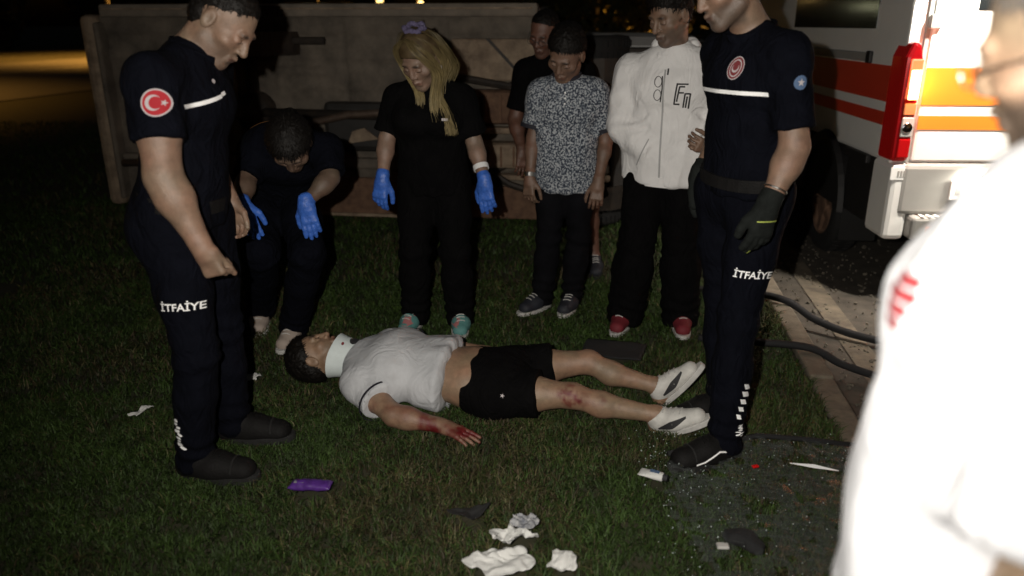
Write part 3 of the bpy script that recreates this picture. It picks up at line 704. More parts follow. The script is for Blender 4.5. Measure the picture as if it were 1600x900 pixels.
# ================================================================== people
def frame(fwd, up):
    f = nrm(fwd); u = np.asarray(up, float); u = nrm(u - f * (u @ f)); s = np.cross(u, f); return s, f, u    # s: the person's left
def head_prims(c, fwd, up, neck, sc=1.0, face=(1.0, 1.0, 1.0), nr=.058):
    fn, fj, fb = face
    s, f, u = frame(fwd, up); R = np.stack([s, f, u])
    def h(x, y, z): return c + sc * (s * x + f * y + u * z)
    L = [ell(h(0, -.012, .033), A3(.077, .097, .089) * sc, R, k=.02),
         ell(h(0, .028, -.028), A3(.061, .066, .086) * sc, R, k=.025),
         rc(h(0, -.02, -.05), neck, nr * sc, nr * 1.06, k=.025),
         rc(h(0, .062, -.100), h(0, .066, -.098), .023 * sc, k=.02)]
    for g in (-1, 1):
        L += [rc(h(g * .050 * fj, .0, -.062), h(g * .014 * fj, .066, -.100), .020 * sc, .016 * sc, k=.025),
              ell(h(g * .043, .056, -.022), A3(.026, .025, .020) * sc, R, k=.02)]
    L += [rc(h(-.036, .079 + .003 * fb, .022), h(.036, .079 + .003 * fb, .022), .0105 * sc, k=.014)]
    for g in (-1, 1): L.append(ell(h(g * .031, .096, .002), A3(.020, .016, .012) * sc, R, k=.010, op='s'))
    L += [rc(h(0, .088, .016), h(0, .088 + .017 * fn, -.018 - .009 * fn), .0085 * sc, .0125 * sc, k=.012)]
    for g in (-1, 1):
        L += [ell(h(g * .0125, .095, -.031), A3(.0085, .011, .008) * sc, R, k=.006),
              ell(h(g * .031, .078, -.001), A3(.0155, .0125, .0115) * sc, R, k=.004),
              rc(h(g * .018, .094, .001 - .003), h(g * .044, .084, -.003), .0022 * sc, k=.003)]
    L += [rc(h(-.020, .086, -.061), h(0, .097, -.0585), .0062 * sc, .0075 * sc, k=.008), rc(h(.020, .086, -.061), h(0, .097, -.0585), .0062 * sc, .0075 * sc, k=.008),
          rc(h(-.016, .086, -.073), h(.016, .086, -.073), .009 * sc, k=.010),
          rc(h(-.022, .098, -.0665), h(.022, .098, -.0665), .0026 * sc, k=.003, op='s')]
    for g in (-1, 1):
        L += [ell(h(g * .079, -.010, -.004), A3(.010, .021, .033) * sc, R, k=.008),
              ell(h(g * .090, -.004, .000), A3(.007, .012, .019) * sc, R, k=.005, op='s')]
    return L, h, (s, f, u)
def hand_prims(w, d, palm, thumb_side, curls, sc=1.0, infl=0.0, spread=1.0, thumb=(.7, .55)):
    """w wrist, d direction of the fingers, palm the way the palm faces, thumb_side +-1; curls: bend of each finger in radians"""
    d = nrm(d); p = nrm(np.asarray(palm, float) - d * (np.asarray(palm, float) @ d)); t = np.cross(d, p) * thumb_side
    L = [rc(w - d * .02, w + d * .03 * sc, .023 * sc + infl, .026 * sc + infl, k=.02, S=stretch(t, 1.25))]
    for o, e in ((.024, .026), (.008, .009), (-.009, -.009), (-.024, -.026)):
        L.append(rc(w + d * .02 * sc + t * o * .8 * sc, w + d * .086 * sc + t * e * sc, .014 * sc + infl, .0115 * sc + infl, k=.012))
    for i, (o, ln) in enumerate(((.027, .072), (.0095, .080), (-.009, .074), (-.027, .058))):
        b = w + d * (.088 - .004 * abs(i - 1.2)) * sc + t * o * 1.05 * sc; a = 0; dr0 = nrm(d + t * o * 3.2 * spread)
        for j, (fr, cf) in enumerate(((.45, .9), (.31, 1.1), (.24, .8))):
            a += curls[i] * cf
            dr = dr0 * math.cos(a) + p * math.sin(a); e = b + dr * ln * fr * sc
            L.append(rc(b, e, (.0092 - .0009 * j) * sc + infl, (.0085 - .0009 * j) * sc + infl, k=.003 if infl == 0 else .004)); b = e
    b = w + d * .022 * sc + t * .024 * sc + p * .006
    e1 = b + nrm(d * thumb[0] + t * thumb[1] + p * .25) * .045 * sc; e2 = e1 + nrm(d * .95 + t * .15 + p * .35) * .034 * sc; e3 = e2 + nrm(d + p * .4) * .022 * sc
    L += [rc(b, e1, .0165 * sc + infl, .0115 * sc + infl, k=.012), rc(e1, e2, .0112 * sc + infl, .0098 * sc + infl, k=.003), rc(e2, e3, .0098 * sc + infl, .0085 * sc + infl, k=.003)]
    return L
def lerp(a, b, t): return np.asarray(a, float) * (1 - t) + np.asarray(b, float) * t
class Person: pass
def person(label, group=None, **J):
    p = Person(); p.__dict__.update(dict(g=1.0, leg=1.0, arm=1.0, hs=1.0, female=False, belly=0.0, skin=(.30, .19, .13)))
    for k, v in J.items(): setattr(p, k, np.array(v, float) if isinstance(v, (tuple, list)) and len(v) == 3 and not k.startswith(('skin', 'face')) else v)
    foot = (p.anL + p.anR) / 2
    p.root = empty('person', (foot[0], foot[1], 0), label, 'person', group)
    p.up = nrm(p.neck - p.pel); sd = p.shL - p.shR; p.side = nrm(sd - p.up * (sd @ p.up)); p.fwd = np.cross(p.side, p.up)
    return p
def torso(p, e=0.0, g=None, hw=1.0, top=True):
    """torso solids; e is the ease of a garment worn over it"""
    g = g or p.g; S = stretch(p.side, 1.45 * hw); S2 = stretch(p.side, 1.6 * hw); f = p.fwd
    T = lambda t: lerp(p.pel, p.neck, t)
    L = [rc(T(-.06), T(.12), .108 * g + e, .110 * g + e, k=.05, S=S), rc(T(.12), T(.38), .110 * g + e, .100 * g + e + p.belly * .5, k=.05, S=S),
         rc(T(.38), T(.70), .100 * g + e + p.belly, .116 * g + e, k=.05, S=S), rc(T(.70) + f * .01, T(.86), .116 * g + e, .085 * g + e, k=.05, S=S2)]
    if top:
        for sh in (p.shL, p.shR): L += [rc(T(.95), sh, .050 * g + e * .8, .052 * g + e * .8, k=.05), rc(T(.78) - f * .01, sh - p.up * .03, .07 * g + e, .055 * g + e, k=.05)]
    if p.female:
        for q in (-1, 1): L.append(ell(T(.66) + f * .085 + p.side * q * .075, A3(.075, .07, .07) + e, np.stack([p.side, f, p.up]), k=.05))
    for q in (-1, 1): L.append(ell(T(0) - f * .055 + p.side * q * .065 - p.up * .03, A3(.085, .085, .10) * g + e, np.stack([p.side, f, p.up]), k=.06))
    return L
def arm_prims(p, sd, e=0.0, lo=0.0, hi=1.0, flare=0.0, cut=None):
    sh, el, wr = (getattr(p, n + sd) for n in ('sh', 'el', 'wr')); a = p.arm; up = nrm(el - sh)
    L = []
    if hi <= .5:      # short sleeve
        end = lerp(sh, el, hi * 2); L.append(rc(sh, end + up * .05, .056 * a + e * .7, .055 * a + e * .7 + flare, k=.045, cut=[(end, up)])); p.sleeve_r = .055 * a + e * .7 + flare; return L, end, up
    m_ = lerp(el, wr, .28)
    L += [rc(sh, lerp(sh, el, .45), .058 * a + e, .054 * a + e, k=.03), rc(lerp(sh, el, .45), el, .054 * a + e, .042 * a + e, k=.03),
          rc(el, m_, .042 * a + e, .044 * a + e, k=.03), rc(m_, wr, .044 * a + e, .027 * (a * .5 + .5) + e + flare, k=.03, cut=cut)]
    return L, wr, nrm(wr - el)
def leg_prims(p, sd, e=0.0):
    hp, kn, an = (getattr(p, n + sd) for n in ('hip', 'kn', 'an')); a = p.leg
    d1 = nrm(kn - hp); d2 = nrm(an - kn); bk = nrm(np.cross(np.cross(d1 + 1e-4, d2), d2) if np.linalg.norm(np.cross(d1, d2)) > .08 else -p.fwd)
    if bk @ p.fwd > 0: bk = -bk
    return [rc(hp, lerp(hp, kn, .5), .088 * a + e, .076 * a + e, k=.04), rc(lerp(hp, kn, .5), kn, .076 * a + e, .054 * a + e, k=.03),
            rc(kn, lerp(kn, an, .35) + bk * .015, .052 * a + e, .055 * a + e, k=.03), rc(lerp(kn, an, .35) + bk * .015, an, .055 * a + e, .034 * a + e, k=.03)]
def foot_prims(an, toe, up):
    t = nrm(toe); u = nrm(np.asarray(up, float) - t * (np.asarray(up, float) @ t)); b = an - u * .045
    return [rc(an, b - t * .03, .036, .030, k=.03), rc(b - t * .03, b + t * .07, .030, .025, k=.03), rc(b + t * .07, b + t * .125 - u * .004, .025, .016, k=.02, S=stretch(np.cross(t, u), 1.3))]
def build_body(p, hands, col=None, h=.0085, hh=.0034, head=True, no_feet=False):
    """one continuous body: coarse trunk and limbs, fine head and hands taken from the same solid"""
    L = torso(p)
    for sd in 'LR':
        L += arm_prims(p, sd)[0]; L += leg_prims(p, sd); L += foot_prims(getattr(p, 'an' + sd), getattr(p, 'toe' + sd), getattr(p, 'fup' + sd, A3(0, 0, 1)))
    hp, p.h, p.hax = head_prims(p.head, p.hf, p.hu, p.neck - p.up * .01, p.hs, getattr(p, 'face', (1., 1., 1.)))
    L += hp; reg = [(p.head, .20 * p.hs, hh)]
    for sd, spec in zip('LR', hands):
        w = getattr(p, 'wr' + sd); hl = hand_prims(w, *spec); L += hl
        c = np.mean([np.concatenate(pbox(q)).reshape(2, 3).mean(0) for q in hl], 0); reg.append((c, .15, .003))
    V, Q = solid(L, h)
    V, Q = keep(V, Q, lambda c: np.all([np.abs(c - r[0]).max(1) > r[1] - .9 * h for r in reg], 0)); VV = [V]; QQ = [Q]; n = len(V)
    for r in reg:
        v, q = solid(L, r[2], r[0] - r[1] - .004, r[0] + r[1] + .004)
        VV.append(v); QQ.append(q + n); n += len(v)
    V = np.concatenate(VV); Q = np.concatenate(QQ)
    C = np.tile(np.array(p.skin), (len(V), 1))
    C *= (1 + .10 * fbm(V * 9, 5) + .08 * fbm(V * 45, 15))[:, None]; C[:, 0] *= 1 + .10 * np.clip(fbm(V * 16, 33), -1, 1)
    s, f, u = p.hax; rel = (V - p.head) / p.hs; x, y, z = rel @ s, rel @ f, rel @ u
    nearh = np.linalg.norm(rel, axis=1) < .19
    def blob(cx, cy, cz, rx, ry, rz): return np.clip(1.6 - 1.6 * np.sqrt(((np.abs(x) - cx) / rx) ** 2 + ((y - cy) / ry) ** 2 + ((z - cz) / rz) ** 2), 0, 1) * nearh
    def tint(m_, c_, a=1.0):
        nonlocal C
        C = C * (1 - a * m_[:, None]) + np.array(c_) * a * m_[:, None]
    tint(blob(.012, .095, -.0665, .020, .02, .012), (p.skin[0] * .85, p.skin[1] * .55, p.skin[2] * .55), .7)
    if not getattr(p, 'bald_brow', False):
        tint(blob(.031, .09, .024, .026, .02, .0075), (.02, .015, .012), .85)
    tint(blob(.031, .09, -.0035, .016, .014, .004), (.03, .02, .018), .7)
    st = getattr(p, 'stubble', 0)
    if st:
        m_ = np.clip((-.045 - z + .25 * np.abs(x)) / .02, 0, 1) * np.clip((y + .02) / .02, 0, 1) * nearh * np.clip((z + .14) / .02, 0, 1)
        m_ = np.maximum(m_, blob(.0, .098, -.048, .028, .02, .009)); tint(np.clip(m_, 0, 1), (.05, .042, .036), st)
    if col is not None: C = col(p, V, C)
    o = mk('body', V, Q, 'skin', p.root, smooth=True, col=np.clip(C, 0, 1)); p.body = o; return o
BV = {}
def cloth(p, name, prims, m, h=.0085, fold=None, cuts=(), parent=None, rel=1, extra=None, col=None):
    V, Q = solid(prims, h, cuts=cuts)
    if rel: V = relax(V, Q, rel)
    for fd_ in (fold or []): V = folds(V, Q, **fd_)
    if extra is not None: V = extra(V, Q)
    o = mk(name, V, Q, m, parent or p.root, smooth=True, col=None if col is None else col(V))
    BV[o.name] = BVHTree.FromPolygons([Vector(v) for v in V], [tuple(int(i) for i in q) for q in Q]); return o
def hair_cap(p, m, thick=.012, line=(.070, .055, -.085, -.055), side=.035, name='hair', strands=900, slen=.016, lift=.3, extra=None, bulge=0.0, seed=3):
    """short hair: a cap over the skull cut along the hairline, with loose strands; line = (front f, u, back f, u)"""
    s, f, u = p.hax; R = np.stack([s, f, u]); sc = p.hs
    f0, u0, f1, u1 = line; a = p.h(0, f0, u0); b = p.h(0, f1, u1); d = nrm(b - a); nn = nrm(np.cross(d, s)); 
    if nn @ u < 0: nn = -nn
    L = [ell(p.h(0, -.014, .037 + bulge * .5), (A3(.077, .097, .089) + thick + A3(0, 0, bulge)) * sc, R, k=.01, cut=[(a, -nn)])]
    L.append(ell(p.h(0, -.055, -.005), A3(.070 + thick * .6, .055 + thick * .4, .075) * sc, R, k=.02, cut=[(p.h(0, 0, -.085), -u), (p.h(0, -.012, 0), f)]))
    for g in (-1, 1): L.append(ell(p.h(g * .063, .004, .012), A3(.012 + thick * .1, .012, .04) * sc, R, k=.008, cut=[(p.h(0, 0, -.018), -u)]))
    if extra: L += extra
    V, Q = solid(L, .0042); V = relax(V, Q, 2); N = normals(V, Q)
    V = V + N * (.0030 * fbm(V * 75, seed))[:, None]
    # thin the hair out towards an uneven hairline
    dp = (V - a) @ nn; V = V - N * (np.clip(1 - dp / (.030 * sc), 0, 1) * thick * .85)[:, None] + np.outer(.009 * vnoise(V * 55, seed + 2) * np.exp(-np.abs(dp) / .012), nn)
    rg = np.random.default_rng(seed); V0 = list(map(tuple, V)); F0 = [tuple(q) for q in Q]
    if strands:
        fi = rg.integers(0, len(Q), strands); P = V[Q[fi]].mean(1); Nn = N[Q[fi, 0]]
        flow = np.cross(np.cross(Nn, -u + .6 * f + .25 * rg.normal(size=(strands, 3))), Nn); flow /= np.linalg.norm(flow, axis=1, keepdims=True) + 1e-9
        ln = slen * rg.uniform(.5, 1.3, strands)[:, None]; wv = np.cross(flow, Nn) * .0016
        T = P + flow * ln + Nn * ln * lift; M = P + flow * ln * .5 + Nn * ln * lift * .8
        n = len(V0); A = np.stack([P - wv, P + wv, M + wv * .8, M - wv * .8, T], 1).reshape(-1, 3); V0 += list(map(tuple, A))
        for i in range(strands): F0 += [(n + 5 * i, n + 5 * i + 1, n + 5 * i + 2, n + 5 * i + 3), (n + 5 * i + 3, n + 5 * i + 2, n + 5 * i + 4)]
    return mk(name, V0, F0, m, p.root, smooth=True)
def shoe(p, sd, upper_m, sole_m, name='shoe', boot=0.0, sole_h=.022, ln=.285, wide=1.0, toe_m=None, swoosh=None):
    an = getattr(p, 'an' + sd); t = getattr(p, 'toe' + sd); up = getattr(p, 'fup' + sd, A3(0, 0, 1)); t = nrm(t); u = nrm(up - t * (up @ t)); s = np.cross(u, t)
    g = an - u * .088 - t * .065; sg = 1 if sd == 'L' else -1; W = wide
    X = lambda a, b, c: g + t * a + s * b + u * c
    L = [rc(X(.045, 0, .052), X(.13, .003 * sg, .050), .038 * W, .042 * W, k=.03), rc(X(.13, .003 * sg, .046), X(ln - .055, -.006 * sg, .036), .042 * W, .034 * W, k=.03, S=stretch(s, 1.15)),
         rc(X(.065, 0, .085), an + u * .01 + nrm(getattr(p, 'kn' + sd) - an) * (.02 + boot), .044 * W, (.044 if not boot else .056) * W, k=.03)]
    cutp = [(X(0, 0, sole_h - .004), -u)]
    if boot: L += [rc(X(.05, 0, .055), X(.15, 0, .060), .046 * W, .044 * W, k=.03), rc(X(.15, 0, .052), X(ln - .065, -.005 * sg, .043), .041 * W, .037 * W, k=.03)]
    if not boot: cutp.append((an + u * .012 + t * .0, nrm(u * .95 - t * .25)))
    V, Q = solid(L, .0055, cuts=cutp); V = relax(V, Q, 1)
    o = mk(name, V, Q, upper_m, p.root, smooth=True); BV[o.name] = BVHTree.FromPolygons([Vector(v) for v in V], [tuple(int(i) for i in q) for q in Q])
    out = []
    for i in range(28):
        th = 2 * math.pi * i / 28; a = ln / 2 - ln / 2 * math.cos(th); w = (.034 + .014 * math.sin(min(1, a / ln) * math.pi * .95 - .35)) * W
        b = math.copysign(abs(math.sin(th)) ** .62, math.sin(th)) * w - .006 * sg * (a / ln)
        out.append(X(a, b, 0))
    MB().prism(out, u * sole_h).build('sole', sole_m, o, bevel=.004)
    if boot:      # toe cap edge and ankle seam
        for a_ in (ln - .085, .075):
            q = []
            for w in np.linspace(-1, 1, 13):
                dr = s * math.sin(w * 1.45) + u * math.cos(w * 1.45); hit = BV[o.name].ray_cast(Vector(X(a_, 0, .045) + dr * .15), Vector(-dr))
                if hit[0]: q.append(np.array(hit[0]))
            if len(q) > 4: MB().tube(q, .0035, 5).build('seam', 'rubber', o)
    # laces
    if True:
        lb = MB()
        for k in range(4):
            a = .105 + k * .022; q = []
            for w in np.linspace(-1, 1, 5):
                hit = BV[o.name].ray_cast(Vector(X(a, w * .021, .2)), Vector(-u)); 
                if hit[0]: q.append(np.array(hit[0]) + u * .002)
            if len(q) == 5: lb.tube(q, .0030, 5)
        if lb.v: lb.build('laces', 'leather' if boot else 'sole_pale', o)['kind'] = 'stuff'
    p.__dict__['shoe' + sd] = (o, X, u, s, t)
    return o
def decal(name, V2, F2, c, right, up, targets, m, parent, off=.003, direction=None):
    """lay a flat print or strip onto a garment: every point is dropped onto the cloth beneath"""
    right = nrm(right); up = np.asarray(up, float); up = nrm(up - right * (up @ right)); n = np.cross(right, up)   # n points out of the cloth
    V = []; ok = []
    for x, y in V2:
        o = c + right * x + up * y + n * .25; best = None
        for t in targets:
            h_ = BV[t.name].ray_cast(Vector(o), Vector(-n), .6)
            if h_[0] is not None and (best is None or h_[3] < best[0]): best = (h_[3], np.array(h_[0]))
        ok.append(best is not None); V.append(best[1] + n * off if best else o)
    Fc = [f for f in F2 if all(ok[i] for i in f)]
    if not Fc: print('decal missed', name, c); return None
    V = np.array(V); used = sorted({i for f in Fc for i in f}); mp = {j: i for i, j in enumerate(used)}
    return mk(name, V[used], [tuple(mp[i] for i in f) for f in Fc], m, parent, smooth=True)
def g_strip(w, h, n=24, sk=0.0, bend=0.0):
    V = [(-w / 2 + w * i / n + sk * (j - .5) * h, (j - .5) * h + bend * (1 - (2 * i / n - 1) ** 2)) for i in range(n + 1) for j in (0, 1)]
    return V, [(2 * i, 2 * i + 2, 2 * i + 3, 2 * i + 1) for i in range(n)]
def g_ring(r0, r1, n=28, sx=1.0, rows=3):
    V = []; Fc = []
    for k in range(rows + 1):
        r = r0 + (r1 - r0) * k / rows; V += [(sx * r * math.cos(2 * math.pi * i / n), r * math.sin(2 * math.pi * i / n)) for i in range(n)]
    for k in range(rows): Fc += [(k * n + i, (k + 1) * n + i, (k + 1) * n + (i + 1) % n, k * n + (i + 1) % n) for i in range(n)]
    return V, Fc
def g_crescent(r, n=20):
    V = []
    for i in range(n + 1):
        th = rad(38) + (2 * math.pi - rad(76)) * i / n; a = (r * math.cos(th), r * math.sin(th))
        d = (a[0] - r * .27, a[1]); L_ = math.hypot(*d); b = (r * .27 + d[0] / L_ * r * .80, d[1] / L_ * r * .80)
        V += [a, b]
    return V, [(2 * i, 2 * i + 2, 2 * i + 3, 2 * i + 1) for i in range(n)]
def g_star(r, cx=0, cy=0, rot=0):
    V = [(cx, cy)] + [(cx + (r if i % 2 == 0 else r * .4) * math.cos(rot + i * math.pi / 5), cy + (r if i % 2 == 0 else r * .4) * math.sin(rot + i * math.pi / 5)) for i in range(10)]
    return V, [(0, i + 1, (i + 1) % 10 + 1) for i in range(10)]
def g_text(s, size, bold=.012, shear=.0):
    cu = bpy.data.curves.new('lettering', 'FONT'); cu.body = s; cu.size = size; cu.align_x = 'CENTER'; cu.align_y = 'CENTER'; cu.offset = bold * size; cu.shear = shear; cu.resolution_u = 3
    o = bpy.data.objects.new('lettering', cu); COL.objects.link(o)
    me = bpy.data.meshes.new_from_object(o.evaluated_get(bpy.context.evaluated_depsgraph_get()))
    bpy.data.objects.remove(o); bpy.data.curves.remove(cu)
    b = bmesh.new(); b.from_mesh(me); bmesh.ops.triangulate(b, faces=b.faces[:])
    bmesh.ops.subdivide_edges(b, edges=[e for e in b.edges if e.calc_length() > size * .3], cuts=2, use_grid_fill=False); bmesh.ops.triangulate(b, faces=b.faces[:])
    b.verts.ensure_lookup_table(); V = [(v.co.x, v.co.y) for v in b.verts]; Fc = [tuple(v.index for v in f.verts) for f in b.faces]; b.free(); bpy.data.meshes.remove(me)
    return V, Fc
def trousers(p, m, e=.018, hem=.06, name='trousers', h=.0095, fold_amp=.006, wide=0.0, short=None, waist=.16, belt=True):
    L = []; T = lambda t: lerp(p.pel, p.neck, t); S = stretch(p.side, 1.45)
    L += [rc(T(-.10), T(waist), .112 * p.g + e * .8, .108 * p.g + e * .7, k=.05, S=S, cut=[(T(waist), p.up)])]
    for q in (-1, 1): L.append(ell(T(0) - p.fwd * .055 + p.side * q * .065 - p.up * .03, A3(.085, .085, .10) * p.g + e, np.stack([p.side, p.fwd, p.up]), k=.06))
    for sd in 'LR':
        hp, kn, an = (getattr(p, n + sd) for n in ('hip', 'kn', 'an')); a = p.leg
        if short:
            end = lerp(hp, kn, short); d = nrm(kn - hp); L.append(rc(hp, end + d * .05, .094 * a + e, .086 * a + e + wide, k=.05, cut=[(end, d)])); continue
        d = nrm(an - kn); end = an + d * (.09 - hem)
        L += [rc(hp, lerp(hp, kn, .5), .090 * a + e, .080 * a + e, k=.04), rc(lerp(hp, kn, .5), kn, .078 * a + e, .060 * a + e + wide * .5, k=.03),
              rc(kn, lerp(kn, an, .4), .060 * a + e + wide * .5, .060 * a + e + wide, k=.03), rc(lerp(kn, an, .4), end + d * .06, .060 * a + e + wide, .050 * a + e + wide, k=.03, cut=[(end, d)])]
    fo_ = [dict(axis=(0.25, .1, 1) if short is None else p.up, amp=fold_amp, freq=11, seed=int(abs(p.pel[0] * 100)) + 3, sq=.45)]
    def crumple(V, Q):
        if short: return V
        d = np.zeros(len(V))
        for sd in 'LR':
            kn, an = getattr(p, 'kn' + sd), getattr(p, 'an' + sd); ax = nrm(an - kn); t = (V - an) @ ax; r = np.linalg.norm((V - an) - np.outer(t, ax), axis=1)
            w = np.exp(-((t + .03) / .08) ** 2) * (r < .13); d += w * .006 * np.sin(t * 105 + 3 * vnoise(V * 12, 4))
            t2 = (V - kn) @ ax; r2 = np.linalg.norm((V - kn) - np.outer(t2, ax), axis=1); d += np.exp(-(t2 / .09) ** 2) * (r2 < .14) * .004 * np.sin(t2 * 80 + 4 * vnoise(V * 9, 8))
        return V + normals(V, Q) * d[:, None]
    o = cloth(p, name, L, m, h, fold=fo_, extra=crumple)
    return o
def shirt(p, m, e=.016, sleeve=.28, hem=.0, name='shirt', h=.0085, fold_amp=.006, long=False, g=None, flare=.006, drop=.0, seed=1, col=None, cuff=None, faxis=(.2, .2, 1), hw=1.0, blouse=0.0, freq=10, extra=None, hemcut=None):
    T = lambda t: lerp(p.pel, p.neck, t); L = torso(p, e, g, hw)
    L = [q for q in L]
    cuts = []
    base = T(hem); S = stretch(p.side, 1.45 * hw); L.append(rc(T(hem) - p.up * .05, T(.35), .112 * p.g + e + blouse, .106 * p.g + e + blouse * .5, k=.05, S=S))
    cuts.append((base, -p.up) if hemcut is None else hemcut)
    V = None; ends = {}
    if long:
        for sd in 'LR': q, en, ax = arm_prims(p, sd, e + .008, hi=1.0, flare=.008); L += q
    # a hem plane must not slice the sleeves: they are modelled apart and joined
    Vt, Qt = solid([q for q in torso(p, e, g, hw)] + [L[-1] if not long else rc(T(hem) - p.up * .05, T(.35), .112 * p.g + e + blouse, .106 * p.g + e + blouse * .5, k=.05, S=S)], h, cuts=cuts) if False else (None, None)
    tl = torso(p, e, g, hw) + [rc(T(hem) - p.up * .05, T(.35), .112 * p.g + e + blouse, .106 * p.g + e + blouse * .5, k=.05, S=S)]
    for q in tl: q['cut'] = (q['cut'] or []) + cuts
    sl = []
    for sd in 'LR':
        if long:
            wr, el = getattr(p, 'wr' + sd), getattr(p, 'el' + sd); ax = nrm(wr - el)
            q, en, _ = arm_prims(p, sd, e + .006, hi=1.0, flare=.010); q[-1]['b'] = wr + ax * .03; q[-1]['cut'] = [(wr + ax * .005, ax)]; sl += q; ends[sd] = (wr, ax)
        else:
            q, en, ax = arm_prims(p, sd, e * .9, hi=sleeve, flare=flare); sl += q; ends[sd] = (en, ax)
    p.sleeve_end = ends
    fo_ = [dict(axis=faxis, amp=fold_amp, freq=freq, seed=seed, sq=.35)]
    def crease(V, Q):
        d = np.zeros(len(V))
        if long:
            for sd in 'LR':
                el, sh, wr = (getattr(p, n + sd) for n in ('el', 'sh', 'wr')); ax = nrm(wr - sh); t = (V - el) @ ax; r = np.linalg.norm(V - el, axis=1)
                d += np.exp(-(t / .10) ** 2) * (r < .2) * .006 * np.sin(t * 75 + 4 * vnoise(V * 8, 6))
        for sd in 'LR':
            sh = getattr(p, 'sh' + sd); r = np.linalg.norm(V - (sh - p.up * .08), axis=1)
            d += np.exp(-(r / .11) ** 2) * .004 * np.sin(((V - sh) @ nrm(p.up + .8 * p.side * (1 if sd == 'L' else -1))) * 90 + 3 * vnoise(V * 7, 9))
        t = (V - base) @ p.up; d += np.exp(-(t / .07) ** 2) * .004 * np.sin(np.arctan2((V - base) @ p.side, (V - base) @ p.fwd) * 9 + 2 * vnoise(V * 5, 2))
        V = V + normals(V, Q) * d[:, None]
        return extra(V, Q) if extra else V
    return cloth(p, name, tl + sl, m, h, fold=fo_, extra=crease, col=col)
def ring_at(p, name, c, ax, r, th, m, parent, n=28, sx=None, wd=.02):
    """a band round a limb or neck"""
    ax = nrm(ax); a = nrm(np.cross(ax, (.3, 1, .2))); b = np.cross(ax, a); V = []; Fc = []
    if sx is not None: a = nrm(sx - ax * (sx @ ax)); b = np.cross(ax, a)
    pr = [(-wd / 2, 0), (-wd / 2, th), (wd / 2, th), (wd / 2, 0)]; rx, ry = (r if hasattr(r, '__len__') else (r, r))
    for i in range(n):
        th_ = 2 * math.pi * i / n
        for z, q in pr: V.append(c + ax * z + a * math.cos(th_) * (rx + q) + b * math.sin(th_) * (ry + q))
    for i in range(n):
        for k in range(4): Fc.append((i * 4 + k, i * 4 + (k + 1) % 4, ((i + 1) % n) * 4 + (k + 1) % 4, ((i + 1) % n) * 4 + k))
    return mk(name, V, Fc, m, parent, bevel=.002)
def glove(p, sd, spec, m, name='glove', infl=.003, cuff=.05, crad=.034):
    w = getattr(p, 'wr' + sd); el = getattr(p, 'el' + sd); ax = nrm(el - w); L = hand_prims(w, *spec, infl=infl)
    if cuff: L.append(rc(w - ax * .01, w + ax * (cuff + .02), crad - .004, crad, k=.015, cut=[(w + ax * cuff, ax)]))
    V, Q = solid(L, .0034); V = relax(V, Q, 1)
    o = mk(name, V, Q, m, p.root, smooth=True); BV[o.name] = BVHTree.FromPolygons([Vector(v) for v in V], [tuple(int(i) for i in q) for q in Q]); return o
TO_CAM = lambda c: nrm(A3(0, 0, 1.55) - np.asarray(c))
def facing(n, up=(0, 0, 1)):
    """right and up vectors of a print whose outward normal is n"""
    n = nrm(n); u = nrm(np.asarray(up, float) - n * (np.asarray(up, float) @ n)); return np.cross(u, n), u
# ------------------------------------------------------------------ left firefighter (faces right)
RELAX = (.25, .3, .35, .4)
p = person('firefighter in dark navy uniform at the left, seen from his right side, looking down', skin=(.215, .135, .092), g=.96, arm=1.20, leg=.94, stubble=.35, face=(1.2, 1.0, 1.6),
           pel=(-1.10, 2.50, .94), neck=(-1.00, 2.51, 1.475), head=(-.895, 2.52, 1.555), hf=(.70, -.12, -.70), hu=(.7, 0, .7),
           shR=(-1.045, 2.31, 1.395), shL=(-1.035, 2.71, 1.40), elR=(-1.015, 2.22, 1.125), wrR=(-.928, 2.215, .915), elL=(-1.13, 2.80, 1.14), wrL=(-1.01, 2.70, .95),
           hipR=(-1.10, 2.41, .92), hipL=(-1.07, 2.60, .92), knR=(-1.065, 2.38, .50), knL=(-1.07, 2.63, .50), anR=(-1.135, 2.40, .09), anL=(-1.085, 2.66, .09),
           toeR=(1, -.12, 0), toeL=(1, .05, 0))
hs = [((.35, -.1, -1), (-.3, -1, 0), -1, (.5, .6, .65, .7)), ((.30, .1, -1), (.2, 1, .0), 1, (1.15, 1.2, 1.25, 1.3), 1.0, 0.0, 1.0, (.55, .02))]
build_body(p, hs)
hair_cap(p, 'hair_dark', .006, line=(.066, .075, -.105, -.02), strands=1500, slen=.012)
sh = shirt(p, 'navy', .010, .31, hem=.02, name='shirt', fold_amp=.005, seed=2)
tr = trousers(p, 'navy', .012, hem=.045)
for sd in 'RL': shoe(p, sd, 'leather', 'rubber', 'boot', boot=.10, sole_h=.032, ln=.30, wide=1.06)
ring_at(p, 'collar', lerp(p.pel, p.neck, .985) + p.fwd * .012, lerp(p.up, nrm(p.head - p.neck), .35), (.078, .070), .012, 'navy', sh, sx=p.side, wd=.035)
ring_at(p, 'belt', lerp(p.pel, p.neck, .13), p.up, (.172, .125), .012, 'leather', tr, sx=p.side, wd=.045)
c = A3(-1.005, 2.25, 1.335); n = nrm(A3(.05, -1, .12)); r_, u_ = facing(n)
e1 = decal('sleeve_emblem', *g_ring(.0, .037), c, r_, u_, [sh], 'emblem_red', sh, .003)
decal('emblem_rim', *g_ring(.035, .039, rows=1), c, r_, u_, [sh], 'emblem_pale', e1, .0045)
decal('crescent', *g_crescent(.022), c - r_ * .006, r_, u_, [sh], 'emblem_pale', e1, .0045)
decal('star', *g_star(.010), c + r_ * .021, r_, u_, [sh], 'emblem_pale', e1, .0045)
n = nrm(A3(.75, -.75, .1)); r_, u_ = facing(n)
